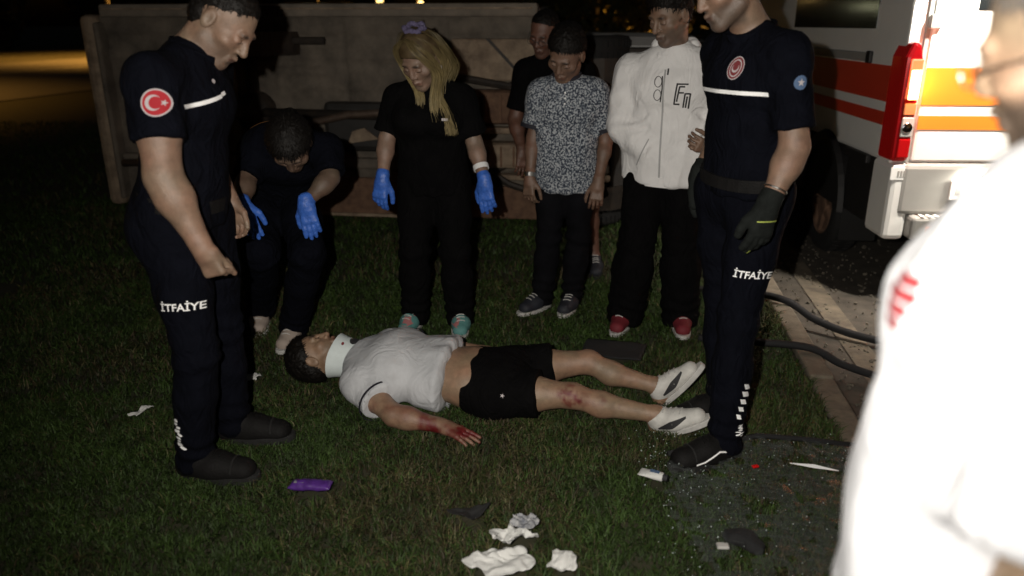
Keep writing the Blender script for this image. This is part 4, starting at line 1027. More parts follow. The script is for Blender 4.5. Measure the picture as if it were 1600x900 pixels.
decal('chest_stripe', *g_strip(.155, .012, bend=-.004), A3(-.955, 2.395, 1.325), nrm(r_ + u_ * .16), u_, [sh], 'retro', sh, .004)
decal('chest_stripe', *g_strip(.02, .012), A3(-.888, 2.45, 1.345), nrm(r_ + u_ * .3), u_, [sh], 'retro', sh, .004)
decal('chest_pin', *g_ring(0, .007, 10, rows=1), A3(-.90, 2.42, 1.385), r_, u_, [sh], 'emblem_pale', sh, .004)
n = nrm(A3(-.6, -.8, .1)); r_, u_ = facing(n)
for dz, dx in ((0, 0), (-.016, .008)): decal('sleeve_tab', *g_strip(.018, .0075, 4), A3(-1.125, 2.28, 1.36 + dz) + r_ * dx, nrm(r_ - u_ * .4), u_, [sh], 'retro', sh, .004)
n = nrm(A3(.1, -1, .15)); r_, u_ = facing(n)
decal('lettering', *g_text('İTFAİYE', .036, .02, .12), A3(-1.06, 2.30, .69), r_, u_, [tr], 'retro', tr, .004)
def camo_patch(parent, c, n, w, h, seed, tilt=0.0):
    """torn looking reflective patch made of separate flecks"""
    r_, u_ = facing(n); u_ = nrm(u_ + r_ * tilt); rg = np.random.default_rng(seed); V = []; Fc = []
    for i in range(9):
        y = -h / 2 + h * (i + .5) / 9; x = rg.uniform(-.35, .35) * w; a = w * rg.uniform(.25, .5); b = h / 9 * rg.uniform(.38, .62); sk = rg.uniform(-.5, .5); o = len(V)
        for q in range(8):
            th = q * math.pi / 4; rr = rg.uniform(.7, 1.1); V.append((x + a * rr * math.cos(th) + sk * b * math.sin(th), y + b * rr * math.sin(th) + .3 * a * math.cos(th) * sk))
        V.append((x, y)); Fc += [(o + 8, o + q, o + (q + 1) % 8) for q in range(8)]
    decal('reflective_patch', V, Fc, c, r_, u_, [parent], 'retro', parent, .004)
camo_patch(tr, A3(-1.15, 2.33, .215), A3(-.25, -1, .3), .034, .115, 4)
ring_at(p, 'belt_clip', p.wrL + A3(0, 0, .04), (0, 0, 1), .006, .004, 'metal', tr, 10) if False else None

# ------------------------------------------------------------------ right firefighter
p = person('tall firefighter in dark navy uniform beside the kerb, work gloves on, looking left', skin=(.215, .135, .092), g=.93, arm=1.04, leg=.98, stubble=.6, face=(1.1, 1.12, 1.4),
           pel=(0.840, 2.75, 1.0), neck=(0.805, 2.71, 1.535), head=(0.690, 2.66, 1.665), hf=(-.84, -.22, -.42), hu=(-.3, 0, 1),
           shL=(0.880, 2.56, 1.455), shR=(0.760, 2.89, 1.46), elL=(0.915, 2.50, 1.17), wrL=(0.830, 2.45, .985), elR=(0.835, 3.03, 1.20), wrR=(0.720, 2.93, 1.0),
           hipL=(0.890, 2.70, .97), hipR=(0.785, 2.85, .97), knL=(0.820, 2.60, .54), knR=(0.835, 2.86, .54), anL=(0.790, 2.515, .09), anR=(0.865, 2.84, .09),
           toeL=(-.93, -.38, 0), toeR=(-.95, -.25, 0))
hs = [((-.16, -.05, -1), (-.25, .95, 0), -1, RELAX), ((0, 0, -1), (.5, -.8, 0), 1, RELAX)]
build_body(p, hs)
hair_cap(p, 'hair_dark', .007, line=(.075, .062, -.10, -.02), strands=1200, slen=.012)
sh = shirt(p, 'navy', .010, .40, hem=.0, name='shirt', fold_amp=.005, seed=5)
tr = trousers(p, 'navy', .010, hem=.045)
for sd in 'RL': shoe(p, sd, 'leather', 'rubber', 'boot', boot=.10, sole_h=.032, ln=.30, wide=1.06)
ring_at(p, 'collar', lerp(p.pel, p.neck, .985) + p.fwd * .010, lerp(p.up, nrm(p.head - p.neck), .35), (.082, .074), .012, 'navy', sh, sx=p.side, wd=.03)
bl = ring_at(p, 'belt', lerp(p.pel, p.neck, .07), p.up, (.178, .130), .012, 'leather', tr, sx=p.side, wd=.045)
n = nrm(p.fwd + A3(.05, -.1, .1)); r_, u_ = facing(n); cc = lerp(p.pel, p.neck, .55) + p.fwd * .12
decal('chest_stripe', *g_strip(.30, .013), lerp(p.pel, p.neck, .645) + p.fwd * .12 + r_ * .045, r_, u_, [sh], 'retro', sh, .004)
ce = lerp(p.pel, p.neck, .79) + p.fwd * .12 + r_ * .075
e1 = decal('chest_emblem', *g_ring(0, .036, sx=.85), ce, r_, u_, [sh], 'emblem_dull', sh, .003)
decal('emblem_ring', *g_ring(.024, .028, sx=.8, rows=1), ce, r_, u_, [sh], 'emblem_pale', e1, .0045)
decal('emblem_rim', *g_ring(.034, .037, sx=.85, rows=1), ce, r_, u_, [sh], 'emblem_pale', e1, .0045)
decal('emblem_flame', *g_crescent(.014), ce, u_, -r_, [sh], 'emblem_pale', e1, .0045)
n = nrm(A3(.35, -.9, .1)); r_, u_ = facing(n)
ce = A3(0.897, 2.48, 1.375); e1 = decal('sleeve_emblem', *g_ring(0, .022), ce, r_, u_, [sh], 'emblem_blue', sh, .003)
decal('emblem_star', *g_star(.013, rot=.3), ce, r_, u_, [sh], 'emblem_pale', e1, .0045)
n = nrm(A3(-.25, -1, .15)); r_, u_ = facing(n)
decal('lettering', *g_text('İTFAİYE', .036, .02, .12), A3(0.843, 2.56, .715), nrm(r_ - u_ * .02), u_, [tr], 'retro', tr, .004)
# slanting reflective bars down the shin
for i in range(5):
    V2, F2 = g_strip(.024 - .002 * i, .019 - .001 * i, 4, sk=-.6)
    decal('shin_bar', V2, F2, A3(0.843 - .006 * i, 2.47, .315 - .027 * i), nrm(r_ + u_ * -.25), u_, [tr], 'retro', tr, .004)
camo_patch(tr, A3(0.827, 2.46, .155), A3(0, -1, .2), .026, .04, 9)
bo, X, u0, s0, t0 = p.shoeL; rr_, uu_ = facing(nrm(A3(.15, -1, .45)))
for (a, b, c2, dd, e_, f_) in ((.125, .05, .075, .185, .05, .045), (.185, .05, .045, .215, .05, .04), (.065, .05, .062, .125, .05, .075)):
    A_, B_ = X(a, b, c2), X(dd, e_, f_); m_ = (A_ + B_) / 2; dr = nrm(B_ - A_); rt = dr if dr @ rr_ > 0 else -dr
    nn = nrm(A3(.1, -1, .55)); upv = np.cross(nn, rt)
    decal('boot_piping', *g_strip(np.linalg.norm(B_ - A_) + .004, .006, 10), m_, rt, upv, [bo], 'retro', bo, .003)
gl = glove(p, 'L', hs[0], 'work_glove', infl=.006, cuff=.055, crad=.040)
nn = nrm(A3(.25, -1, .1)); r_, u_ = facing(nn); d_ = nrm(A3(-.16, -.05, -1))
decal('glove_band', *g_strip(.07, .004, 8), p.wrL + d_ * .045, r_, u_, [gl], 'lime', gl, .002)
for k in range(4): decal('knuckle_tab', *g_strip(.009, .012, 2), p.wrL + d_ * .155 + r_ * (-.032 + .021 * k), r_, u_, [gl], 'lime', gl, .002)
gr = glove(p, 'R', hs[1], 'work_glove', infl=.006, cuff=.055, crad=.040)
ring_at(p, 'bracelet', lerp(p.wrL, p.elL, .30), p.elL - p.wrL, .037, .004, 'metal', p.body, 24, wd=.006)

# ------------------------------------------------------------------ blonde woman in black
p = person('blonde woman in black scrubs and blue gloves standing before the overturned van', skin=(.225, .145, .105), g=.84, arm=.88, leg=.90, female=True, hs=1.04, face=(.8, .85, .5),
           pel=(-.40, 3.90, .80), neck=(-.408, 3.83, 1.285), head=(-.425, 3.74, 1.395), hf=(-.40, -.72, -.57), hu=(-.2, -.4, .8),
           shR=(-.565, 3.87, 1.205), shL=(-.245, 3.84, 1.205), elR=(-.625, 3.86, 1.0), wrR=(-.64, 3.76, .825), elL=(-.185, 3.84, .985), wrL=(-.135, 3.74, .82),
           hipR=(-.49, 3.90, .78), hipL=(-.31, 3.90, .78), knR=(-.505, 3.83, .43), knL=(-.295, 3.83, .43), anR=(-.52, 3.86, .09), anL=(-.28, 3.84, .09),
           toeR=(-.35, -.94, 0), toeL=(.12, -1, 0))
hs = [((.10, -.12, -1), (.3, .95, 0), -1, (.15, .2, .25, .3)), ((-.18, -.12, -1), (.3, .95, 0), 1, (.3, .4, .45, .5))]
build_body(p, hs)
tu = shirt(p, 'black_cloth', .015, .40, hem=-.10, name='tunic', fold_amp=.006, seed=9, blouse=.014, flare=.022)
tr = trousers(p, 'black_cloth', .016, hem=.03, wide=.006)
for sd in 'RL':
    o = shoe(p, sd, 'shoe_teal', 'sole_pale', 'trainer', ln=.25)
    _, X, u0, s0, t0 = p.__dict__['shoe' + sd]
    decal('heel_panel', *g_strip(.05, .030, 6), X(.075, 0, .075), nrm(np.cross((0, 0, 1), (-.2, -1, .3))), (0, 0, 1), [o], 'shoe_pink', o, .002)
ring_at(p, 'collar', p.neck + p.up * -.002, p.up, (.066, .060), .009, 'black_cloth', tu, sx=p.side, wd=.022)
for sd, q in zip('LR', hs): glove(p, sd, q, 'blue_glove', cuff=.045, crad=.031)
ring_at(p, 'watch', lerp(p.wrL, p.elL, .36), p.elL - p.wrL, .033, .006, 'white_plastic', p.body, 24, wd=.026)
n = nrm(A3(.05, -1, .2)); r_, u_ = facing(n)
decal('name_tag', *g_strip(.030, .012, 6), A3(-.318, 3.70, 1.118), r_, u_, [tu], 'emblem_pale', tu, .003)
decal('drawstring', *g_strip(.135, .008, 12), A3(-.395, 3.75, .80), nrm(u_ - r_ * .12), r_, [tu, tr], 'emblem_pale', tr, .004)
MB().lathe(p.h(.083, -.005, -.045), (0, 0, 1), [(0, -.011), (.009, -.006), (.009, .006), (0, .011)], 10).build('earring', 'emblem_pale', p.body, smooth=True)
MB().lathe(p.neck + A3(.012, -.072, -.012), (0, -1, 0), [(0, -.004), (.009, 0), (0, .004)], 10).build('pendant', 'emblem_pale', p.body)
def long_hair(p):
    s, f, u = p.hax; H_ = lambda a, b, c: p.h(a, b, c)
    base = hair_cap(p, 'hair_blonde', .010, line=(.080, .070, -.085, -.06), strands=0) if False else None
    V, Q = solid([ell(p.h(0, -.016, .037), (A3(.077, .097, .089) + .010) * p.hs, np.stack([s, f, u]), k=.01, cut=[(p.h(0, .082, .060), -nrm(np.cross(nrm(p.h(0, -.095, -.10) - p.h(0, .082, .06)), s)) * np.sign(np.cross(nrm(p.h(0, -.095, -.10) - p.h(0, .082, .06)), s) @ u))]),
                   ell(p.h(0, -.06, -.03), A3(.078, .055, .10) * p.hs, np.stack([s, f, u]), k=.03)], .005)
    V = relax(V, Q, 2)
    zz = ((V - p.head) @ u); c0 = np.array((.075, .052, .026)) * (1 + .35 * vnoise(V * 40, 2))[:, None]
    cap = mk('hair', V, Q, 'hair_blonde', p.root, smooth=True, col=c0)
    rg = np.random.default_rng(5); VV = []; FF = []; CC = []
    def lock(ctrl, n, sp0, sp1, w=.0042, dark=1.0, lenj=.12):
        ctrl = [np.array(q, float) for q in ctrl]
        for i in range(n):
            off = rg.normal(size=3); end = 1 - rg.uniform(0, lenj); br = rg.uniform(.6, 1.25); o = len(VV); m_ = 14; tone = rg.uniform(0, 1)
            ph = rg.uniform(0, 6.28); wob = rg.uniform(.001, .005)
            for k in range(m_):
                t = k / (m_ - 1) * end; x = t * (len(ctrl) - 1); j = min(int(x), len(ctrl) - 2); y = x - j
                a, b, c, d = ctrl[max(j - 1, 0)], ctrl[j], ctrl[j + 1], ctrl[min(j + 2, len(ctrl) - 1)]
                q = .5 * ((2 * b) + (-a + c) * y + (2 * a - 5 * b + 4 * c - d) * y * y + (-a + 3 * b - 3 * c + d) * y ** 3)
                q = q + off * (sp0 + (sp1 - sp0) * t) * A3(1, .7, .25) + A3(math.sin(ph + t * 9), math.cos(ph + t * 7), 0) * wob
                ww = w * (1 - .6 * max(0, t - .7) / .3) * (.7 + .5 * tone)
                dx = A3(.96, .2, 0) * ww / 2 if i % 2 else A3(.7, -.7, 0) * ww / 2
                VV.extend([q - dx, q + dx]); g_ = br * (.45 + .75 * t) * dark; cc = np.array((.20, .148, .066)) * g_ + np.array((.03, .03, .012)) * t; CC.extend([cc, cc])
            FF.extend([(o + 2 * k, o + 2 * k + 1, o + 2 * k + 3, o + 2 * k + 2) for k in range(m_ - 1)])
    # her left: the long fall over the shoulder; her right: a short lock beside the chin
    for a0 in (.0, .02, .04):
        lock([H_(-.005 + a0, .035 - a0, .128), H_(.052, .050 - a0 * 2, .104), H_(.084, .030 - a0 * 2, .03), H_(.084, .02 - a0 * 2, -.06), p.shL + A3(-.108, -.10 + a0, .03), p.shL + A3(-.065, -.135 + a0, -.06), p.shL + A3(-.045, -.15 + a0, -.16)], 300, .005, .012, w=.0022)
    lock([H_(.0, .045, .125), H_(.05, .075, .09), H_(.085, .062, .02), H_(.092, .05, -.05), p.shL + A3(-.12, -.135, .0), p.shL + A3(-.10, -.15, -.10)], 280, .005, .010, w=.0022)
    lock([H_(-.005, .04, .127), H_(-.055, .055, .10), H_(-.092, .035, .03), H_(-.095, .02, -.05), p.shR + A3(.125, -.13, .03), p.shR + A3(.125, -.14, -.045)], 300, .005, .008, w=.0022, dark=1.0)
    lock([H_(0, -.02, .13), H_(-.06, -.03, .10), H_(-.095, -.02, .02), H_(-.09, -.03, -.07), H_(-.08, -.05, -.12)], 240, .010, .012, w=.0022, dark=.6)
    lock([H_(0, -.05, .125), H_(.06, -.06, .09), H_(.09, -.06, 0), H_(.08, -.08, -.10), p.shL + A3(-.09, -.02, .06)], 240, .010, .016, w=.0022, dark=.6)
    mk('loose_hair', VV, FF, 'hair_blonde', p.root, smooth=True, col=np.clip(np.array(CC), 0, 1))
long_hair(p)
mat('scrunchie', (.10, .085, .16), .9, var=.4, vscale=40)
sc_ = MB()
cs = p.h(.0, -.035, .135); sd_, fd__, ud_ = p.hax
for i in range(26):
    th = i / 26 * 2 * math.pi; q = cs + sd_ * math.cos(th) * .048 + fd__ * math.sin(th) * .03 + ud_ * .006 * math.sin(th * 5); sc_.lathe(q, (math.sin(th), .3, .8), [(0, -.014), (.012 + .004 * math.sin(i * 2.3), -.006), (.014, .004), (0, .014)], 8)
sc_.build('hair_tie', 'scrunchie', p.root, smooth=True)

# ------------------------------------------------------------------ boy in patterned polo
p = person('boy in grey speckled polo shirt and dark jeans looking down', skin=(.16, .092, .062), g=.78, arm=.82, leg=.80, hs=1.08, face=(.85, .92, .8),
           pel=(.292, 4.18, .78), neck=(.285, 4.13, 1.275), head=(.275, 4.06, 1.405), hf=(-.40, -.70, -.60), hu=(-.1, -.6, .8),
           shR=(.155, 4.17, 1.205), shL=(.430, 4.13, 1.215), elR=(.115, 4.17, .965), wrR=(.095, 4.10, .765), elL=(.505, 4.17, .955), wrL=(.462, 4.07, .745),
           hipR=(.22, 4.19, .77), hipL=(.365, 4.17, .77), knR=(.205, 4.14, .43), knL=(.37, 4.14, .43), anR=(.175, 4.14, .09), anL=(.345, 4.15, .09),
           toeR=(-.75, -.66, 0), toeL=(-.35, -.93, 0))
hs = [((-.12, -.25, -1), (.1, 1, 0), -1, (.4, .45, .5, .5)), ((-.05, -.2, -1), (.6, .8, 0), 1, (.5, .6, .6, .6))]
build_body(p, hs)
hair_cap(p, 'hair_dark', .011, line=(.080, .066, -.095, -.03), strands=3000, slen=.016, lift=.25, bulge=.008)
sh = shirt(p, 'pattern_shirt', .022, .38, hem=-.16, name='polo_shirt', fold_amp=.006, seed=12, blouse=.012, flare=.018)
tr = trousers(p, 'black_jeans', .012, hem=.035, wide=.004)
for sd in 'RL': shoe(p, sd, 'shoe_dark', 'sole_pale', 'trainer', ln=.26)
ring_at(p, 'collar', p.neck + p.up * .016, lerp(p.up, -p.fwd, -.1), (.070, .068), .008, 'trim_black', sh, sx=p.side, wd=.035)
for sd in 'LR': en, ax = p.sleeve_end[sd]; ring_at(p, 'cuff', en - ax * .010, ax, p.sleeve_r + .001, .003, 'trim_black', sh, wd=.022)
n = nrm(p.fwd + A3(0, 0, .15)); r_, u_ = facing(n)
decal('placket', *g_strip(.11, .022, 12), lerp(p.pel, p.neck, .82) + p.fwd * .1, u_, -r_, [sh], 'emblem_pale', sh, .003) if False else None
for k in range(3): decal('button', *g_ring(0, .005, 8, rows=1), lerp(p.pel, p.neck, .90 - .055 * k) + p.fwd * .1, r_, u_, [sh], 'white_plastic', sh, .004)
ring_at(p, 'watch', lerp(p.wrR, p.elR, .08), p.elR - p.wrR, .028, .006, 'metal', p.body, 20, wd=.024)

# ------------------------------------------------------------------ man behind the boy
p = person('man with shaved head and glasses in dark clothes standing behind the boy', skin=(.13, .062, .042), g=1.0, arm=1.0, leg=.95, hs=1.05, stubble=.3,
           pel=(.30, 4.92, .84), neck=(.245, 4.90, 1.36), head=(.195, 4.84, 1.495), hf=(-.45, -.75, -.42), hu=(0, -.3, 1),
           shR=(.09, 4.93, 1.27), shL=(.43, 4.90, 1.27), elR=(.02, 4.92, .98), wrR=(.06, 4.78, .80), elL=(.50, 4.9, .98), wrL=(.48, 4.8, .76),
           hipR=(.22, 4.92, .82), hipL=(.40, 4.92, .82), knR=(.24, 4.86, .45), knL=(.51, 4.86, .45), anR=(.24, 4.9, .09), anL=(.545, 4.87, .09),
           toeR=(-.3, -.95, 0), toeL=(.0, -1, 0))
hs = [((0, -.1, -1), (.3, .9, 0), -1, RELAX), ((0, -.25, -1), (-.3, .9, 0), 1, RELAX)]
build_body(p, hs, hh=.004)
hair_cap(p, 'hair_dark', .003, line=(.060, .085, -.10, -.02), strands=500, slen=.006)
sh = shirt(p, 'black_cloth', .016, .40, hem=-.05, name='shirt', seed=15, h=.011)
tr = trousers(p, 'black_cloth', .02, short=.95, h=.011, wide=.02, name='shorts')
for sd in 'RL': shoe(p, sd, 'shoe_dark', 'rubber', 'shoe')
gb_ = MB()
for g in (-1, 1):
    gb_.tube([p.h(g * .034 + .022 * math.cos(a), .108, -.002 + .016 * math.sin(a)) for a in np.linspace(0, 6.28, 14)], .0016, 5)
    gb_.tube([p.h(g * .056, .106, .002), p.h(g * .082, .02, .008)], .0016, 5)
gb_.tube([p.h(-.012, .110, 0), p.h(.012, .110, 0)], .0016, 5); gb_.build('glasses', 'ink', p.root)

# ------------------------------------------------------------------ man in the white hoodie
p = person('young man in white zip hoodie and black trousers with a hand in the pocket', skin=(.19, .118, .08), g=1.0, arm=1.0, leg=.95, hs=1.06, stubble=.55, face=(1.3, .95, 1.2),
           pel=(.785, 3.95, .86), neck=(.795, 3.91, 1.425), head=(.748, 3.855, 1.59), hf=(-.72, -.52, -.40), hu=(-.2, -.2, 1),
           shR=(.612, 4.00, 1.315), shL=(.965, 3.88, 1.325), elR=(.560, 3.98, 1.055), wrR=(.70, 3.86, .955), elL=(1.03, 3.87, 1.06), wrL=(.955, 3.70, .985),
           hipR=(.70, 3.97, .84), hipL=(.87, 3.92, .84), knR=(.66, 3.90, .47), knL=(.885, 3.89, .47), anR=(.615, 3.89, .09), anL=(.905, 3.87, .09),
           toeR=(-.45, -.9, 0), toeL=(-.05, -1, 0))
hs = [((-.8, -.45, .25), (-.3, .8, .3), -1, (.7, .75, .8, .85)), ((.7, -.2, -.7), (.1, .9, -.3), 1, (.4, .4, .4, .4))]
build_body(p, hs)
hair_cap(p, 'hair_dark', .013, line=(.086, .066, -.092, -.03), strands=2400, slen=.024, lift=.45, bulge=.012)
ho = shirt(p, 'hoodie', .026, hem=-.12, name='hoodie', long=True, fold_amp=.010, seed=21, blouse=.014, faxis=(.35, .1, 1), freq=9)
tr = trousers(p, 'black_cloth', .024, hem=.02, wide=.022)
for sd in 'RL':
    o = shoe(p, sd, 'shoe_red', 'sole_pale', 'canvas_shoe', ln=.275); _, X, u0, s0, t0 = p.__dict__['shoe' + sd]
# hood lying round the neck and on the back
hl = []; nk = p.neck - p.up * .006; S_ = p.side; F_ = p.fwd
ar = [nk + F_ * .085 - p.up * .075 + S_ * .012, nk + F_ * .065 + S_ * .060 + p.up * -.020, nk + S_ * .088 - F_ * .01 + p.up * .028, nk + S_ * .065 - F_ * .085 + p.up * .03, nk - F_ * .115 + p.up * .015,
      nk - S_ * .065 - F_ * .085 + p.up * .03, nk - S_ * .088 - F_ * .01 + p.up * .028, nk + F_ * .065 - S_ * .060 - p.up * .020, nk + F_ * .085 - p.up * .075 - S_ * .012]
rr = [.010, .016, .022, .028, .034, .028, .022, .016, .010]
for i in range(8): hl.append(rc(ar[i], ar[i + 1], rr[i], rr[i + 1], k=.035))
hl.append(ell(nk - F_ * .13 - p.up * .05, (.11, .05, .09), np.stack([S_, F_, p.up]), k=.04))
cloth(p, 'hood', hl, 'hoodie', .007, fold=[dict(axis=S_, amp=.005, freq=16, seed=4)], parent=ho)
n = nrm(p.fwd + A3(0, 0, .12)); r_, u_ = facing(n); T = lambda t: lerp(p.pel, p.neck, t)
mat('zip_grey', (.36, .36, .36), .5)
decal('zip', *g_strip(.52, .009, 40), T(.40) + p.fwd * .1 - r_ * .012, u_, -r_, [ho], 'zip_grey', ho, .003)
decal('zip_pull', *g_strip(.03, .008, 4), T(.845) + p.fwd * .1 - r_ * .008, u_, -r_, [ho], 'ink', ho, .006)
# open double-line letters on the chest
ce = T(.665) + p.fwd * .12 + r_ * .075
def strokes(name, segs, w):
    V = []; Fc = []
    for (x0, y0, x1, y1) in segs:
        d = nrm(A3(x1 - x0, y1 - y0, 0)); q = A3(-d[1], d[0], 0) * w / 2; o = len(V)
        for t in np.linspace(0, 1, 5): a = A3(x0 + (x1 - x0) * t, y0 + (y1 - y0) * t, 0); V += [tuple((a - q)[:2]), tuple((a + q)[:2])]
        Fc += [(o + 2 * k, o + 2 * k + 2, o + 2 * k + 3, o + 2 * k + 1) for k in range(4)]
    return decal(name, V, Fc, ce, r_, u_, [ho], 'ink', ho, .003)
strokes('letter', [(-.028, .048, .022, .048), (-.028, .052, -.040, -.048), (-.040, -.046, -.014, -.046), (-.016, .038, -.028, -.034), (-.016, .036, .008, .036), (-.022, .008, .004, .008)], .0075)
strokes('letter', [(.010, .006, .002, -.062), (.010, .004, .034, .004), (.034, .006, .026, -.066), (.020, -.008, .013, -.062)], .0075)
# glasses hooked into the zip
gb_ = MB(); gc = T(.72) + p.fwd * .1
hit = BV[ho.name].ray_cast(Vector(T(.72) + p.fwd * .4 - r_ * .035), Vector(-p.fwd)); g0 = np.array(hit[0]) + p.fwd * .012
for k, dz in ((0, .032), (1, -.030)):
    gb_.tube([g0 + u_ * (dz + .025 * math.cos(a)) + r_ * (.017 * math.sin(a) - .010) for a in np.linspace(0, 6.28, 16)], .0016, 5)
gb_.tube([g0 + u_ * .058 + r_ * .008, g0 + u_ * .0 + r_ * .010, g0 - u_ * .062 + r_ * .006], .0028, 6)
gb_.build('hooked_glasses', 'ink', ho)
for s_, k in (('R', -1), ('L', 1)):
    pass
# kangaroo pocket
decal('pocket_edge', *g_strip(.15, .006, 14), T(.16) + p.fwd * .12 - r_ * .095, nrm(u_ + r_ * .45), -r_, [ho], 'zip_grey', ho, .004)
ring_at(p, 'waistband', T(-.10), p.up, (.192, .148), .004, 'hoodie', ho, 40, sx=p.side, wd=.05)
ph = MB().box(p.wrL + A3(.035, -.055, -.045), (.012, .072, .14), Matrix.Rotation(.5, 3, 'Z') @ Matrix.Rotation(-.35, 3, 'X')).build('phone', 'phone_black', bevel=.006)
fin(ph, 'black phone held by the man in the white hoodie', 'phone')

# ------------------------------------------------------------------ crouching medic
p = person('dark haired medic in dark uniform and blue gloves bending over with hands on knees', skin=(.12, .078, .054), g=.90, arm=.92, leg=.92, female=False, hs=1.06, face=(.85, .9, .6),
           pel=(-1.20, 3.92, .74), neck=(-1.045, 3.56, 1.06), head=(-.975, 3.40, 1.05), hf=(.05, -.45, -.90), hu=(.1, -.9, .45),
           shR=(-1.185, 3.62, .99), shL=(-.865, 3.60, .995), elR=(-1.225, 3.50, .86), wrR=(-1.205, 3.375, .785), elL=(-.835, 3.50, .88), wrL=(-.925, 3.385, .79),
           hipR=(-1.28, 3.90, .72), hipL=(-1.11, 3.88, .72), knR=(-1.175, 3.45, .54), knL=(-.955, 3.45, .54), anR=(-1.36, 3.90, .09), anL=(-1.115, 3.66, .09),
           toeR=(.1, -1, -.12), toeL=(-.15, -1, 0))
hs = [((.14, -.12, -.9), (0, .9, -.1), -1, (.12, .15, .15, .2)), ((.25, -.12, -.9), (0, .9, -.1), 1, (.12, .15, .15, .2))]
build_body(p, hs)
hair_cap(p, 'hair_dark', .013, line=(.080, .058, -.090, -.09), strands=1800, slen=.03, lift=.2)
bun = [ell(p.h(0, -.115, .01), A3(.04, .035, .04), k=.01)]
V, Q = solid(bun, .006); mk('hair_bun', V + normals(V, Q) * (.004 * fbm(V * 60, 3))[:, None], Q, 'hair_dark', p.root, smooth=True)
sh = shirt(p, 'navy', .022, .42, hem=-.04, name='jacket', seed=31, blouse=.012)
tr = trousers(p, 'navy', .022, hem=.05)
for sd in 'RL': shoe(p, sd, 'shoe_beige', 'sole_pale', 'shoe', ln=.25)
for sd, q in zip('LR', hs): glove(p, sd, q, 'blue_glove', cuff=.05, crad=.031)
mat('piping_orange', (.45, .20, .06), .6)
n = nrm(A3(-.2, -.35, .9)); r_, u_ = facing(n, (0, 1, 0))
decal('shoulder_piping', *g_strip(.13, .006, 12), A3(-1.13, 3.60, 1.06), r_, u_, [sh], 'piping_orange', sh, .004)

# ------------------------------------------------------------------ injured man lying on the grass
def blood(p, V, C):
    def near(a, b, r): 
        ab = b - a; t = np.clip(((V - a) @ ab) / (ab @ ab), 0, 1); return np.clip(1 - np.linalg.norm(V - a - t[:, None] * ab, axis=1) / r, 0, 1)
    n1 = np.clip(.5 + .9 * fbm(V * 26, 7), 0, 1); n2 = np.clip(-.05 + 1.3 * fbm(V * 20, 17), 0, 1)
    m_ = np.clip(near(p.wrR, p.wrR + nrm(A3(.8, -.45, -.05)) * .19, .14) * 3, 0, 1) * (.25 + .75 * n1)
    m_ = np.maximum(m_, np.clip(near(lerp(p.elR, p.shR, .3), p.wrR, .11) * 1.6, 0, 1) * n1 * .55)
    k = p.knR + A3(-.02, -.045, .03); m_ = np.maximum(m_, np.clip(near(k, k + A3(.03, 0, -.02), .055) * 2.6, 0, 1) * np.clip(.65 + 1.1 * fbm(V * 48, 23), 0, 1))
    for q, r in ((.3, .045), (.45, .05), (.12, .05)):
        k = lerp(p.knR, p.anR, q) + A3(0, -.04, .03); m_ = np.maximum(m_, np.clip(near(k, k + A3(.02, 0, 0), r) * 1.6, 0, 1) * n2 * .8)
    f = p.head + nrm(p.hf) * .08; m_ = np.maximum(m_, np.clip(near(f, f + A3(.04, 0, 0), .07) * 1.5, 0, 1) * n2 * .4)
    return C * (1 - m_[:, None]) + np.array((.115, .006, .007)) * m_[:, None]
p = person('injured man lying on the grass in white T-shirt, black shorts and neck brace', skin=(.25, .158, .10), g=1.0, arm=.98, leg=.90, hs=1.0, stubble=.2, face=(1.1, 1.0, 1.2),
           pel=(-.10, 2.975, .115), neck=(-.69, 3.12, .135), head=(-.875, 3.165, .135), hf=(.16, .22, .95), hu=(-.97, .12, .12),
           shR=(-.645, 2.945, .105), shL=(-.565, 3.315, .115), elR=(-.475, 2.755, .06), wrR=(-.275, 2.70, .042), elL=(-.36, 3.44, .06), wrL=(-.12, 3.42, .045),
           hipR=(-.06, 2.875, .105), hipL=(-.02, 3.075, .11), knR=(.245, 2.80, .125), knL=(.335, 3.075, .15), anR=(.585, 2.755, .062), anL=(.625, 3.0, .07),
           toeR=(.72, -.50, .50), toeL=(.60, -.10, .80), fupR=(-.55, .1, .8), fupL=(-.75, .1, .6))
hs = [((1, -.1, -.1), (0, 0, -1), -1, (.25, .3, .3, .35)), ((.85, -.50, -.10), (0, .1, -1), 1, (.10, .12, .15, .18))]
build_body(p, hs, col=blood)
hair_cap(p, 'hair_dark', .012, line=(.075, .062, -.09, -.06), strands=1600, slen=.02, lift=.3, bulge=.006)
def dirt(V):
    c = np.tile(np.array((.50, .51, .53)), (len(V), 1)); g = np.clip(1 - np.linalg.norm((V - A3(-.50, 2.93, .16)) * A3(1.2, 1, 1), axis=1) / .09, 0, 1) * np.clip(.5 + fbm(V * 24, 3), 0, 1)
    return c * (1 - .75 * g[:, None]) + np.array((.10, .07, .055)) * .75 * g[:, None]
sh = shirt(p, 'white_shirt', .020, .30, hem=.30, name='tshirt', fold_amp=.0065, seed=41, blouse=.018, flare=.02, col=dirt, faxis=(.2, 1, .3), hw=1.05, freq=9)
for sd in 'LR': en, ax = p.sleeve_end[sd]; ring_at(p, 'sleeve_trim', en - ax * .012, ax, p.sleeve_r + .002, .003, 'trim_black', sh, 32, wd=.010)
so_ = trousers(p, 'black_cloth', .014, short=.56, wide=.008, waist=.13, name='shorts')
r_, u_ = facing(nrm(A3(-.1, -1, .6)))
decal('shorts_mark', *g_star(.010), A3(-.035, 2.80, .12), r_, u_, [so_], 'emblem_pale', so_, .004)
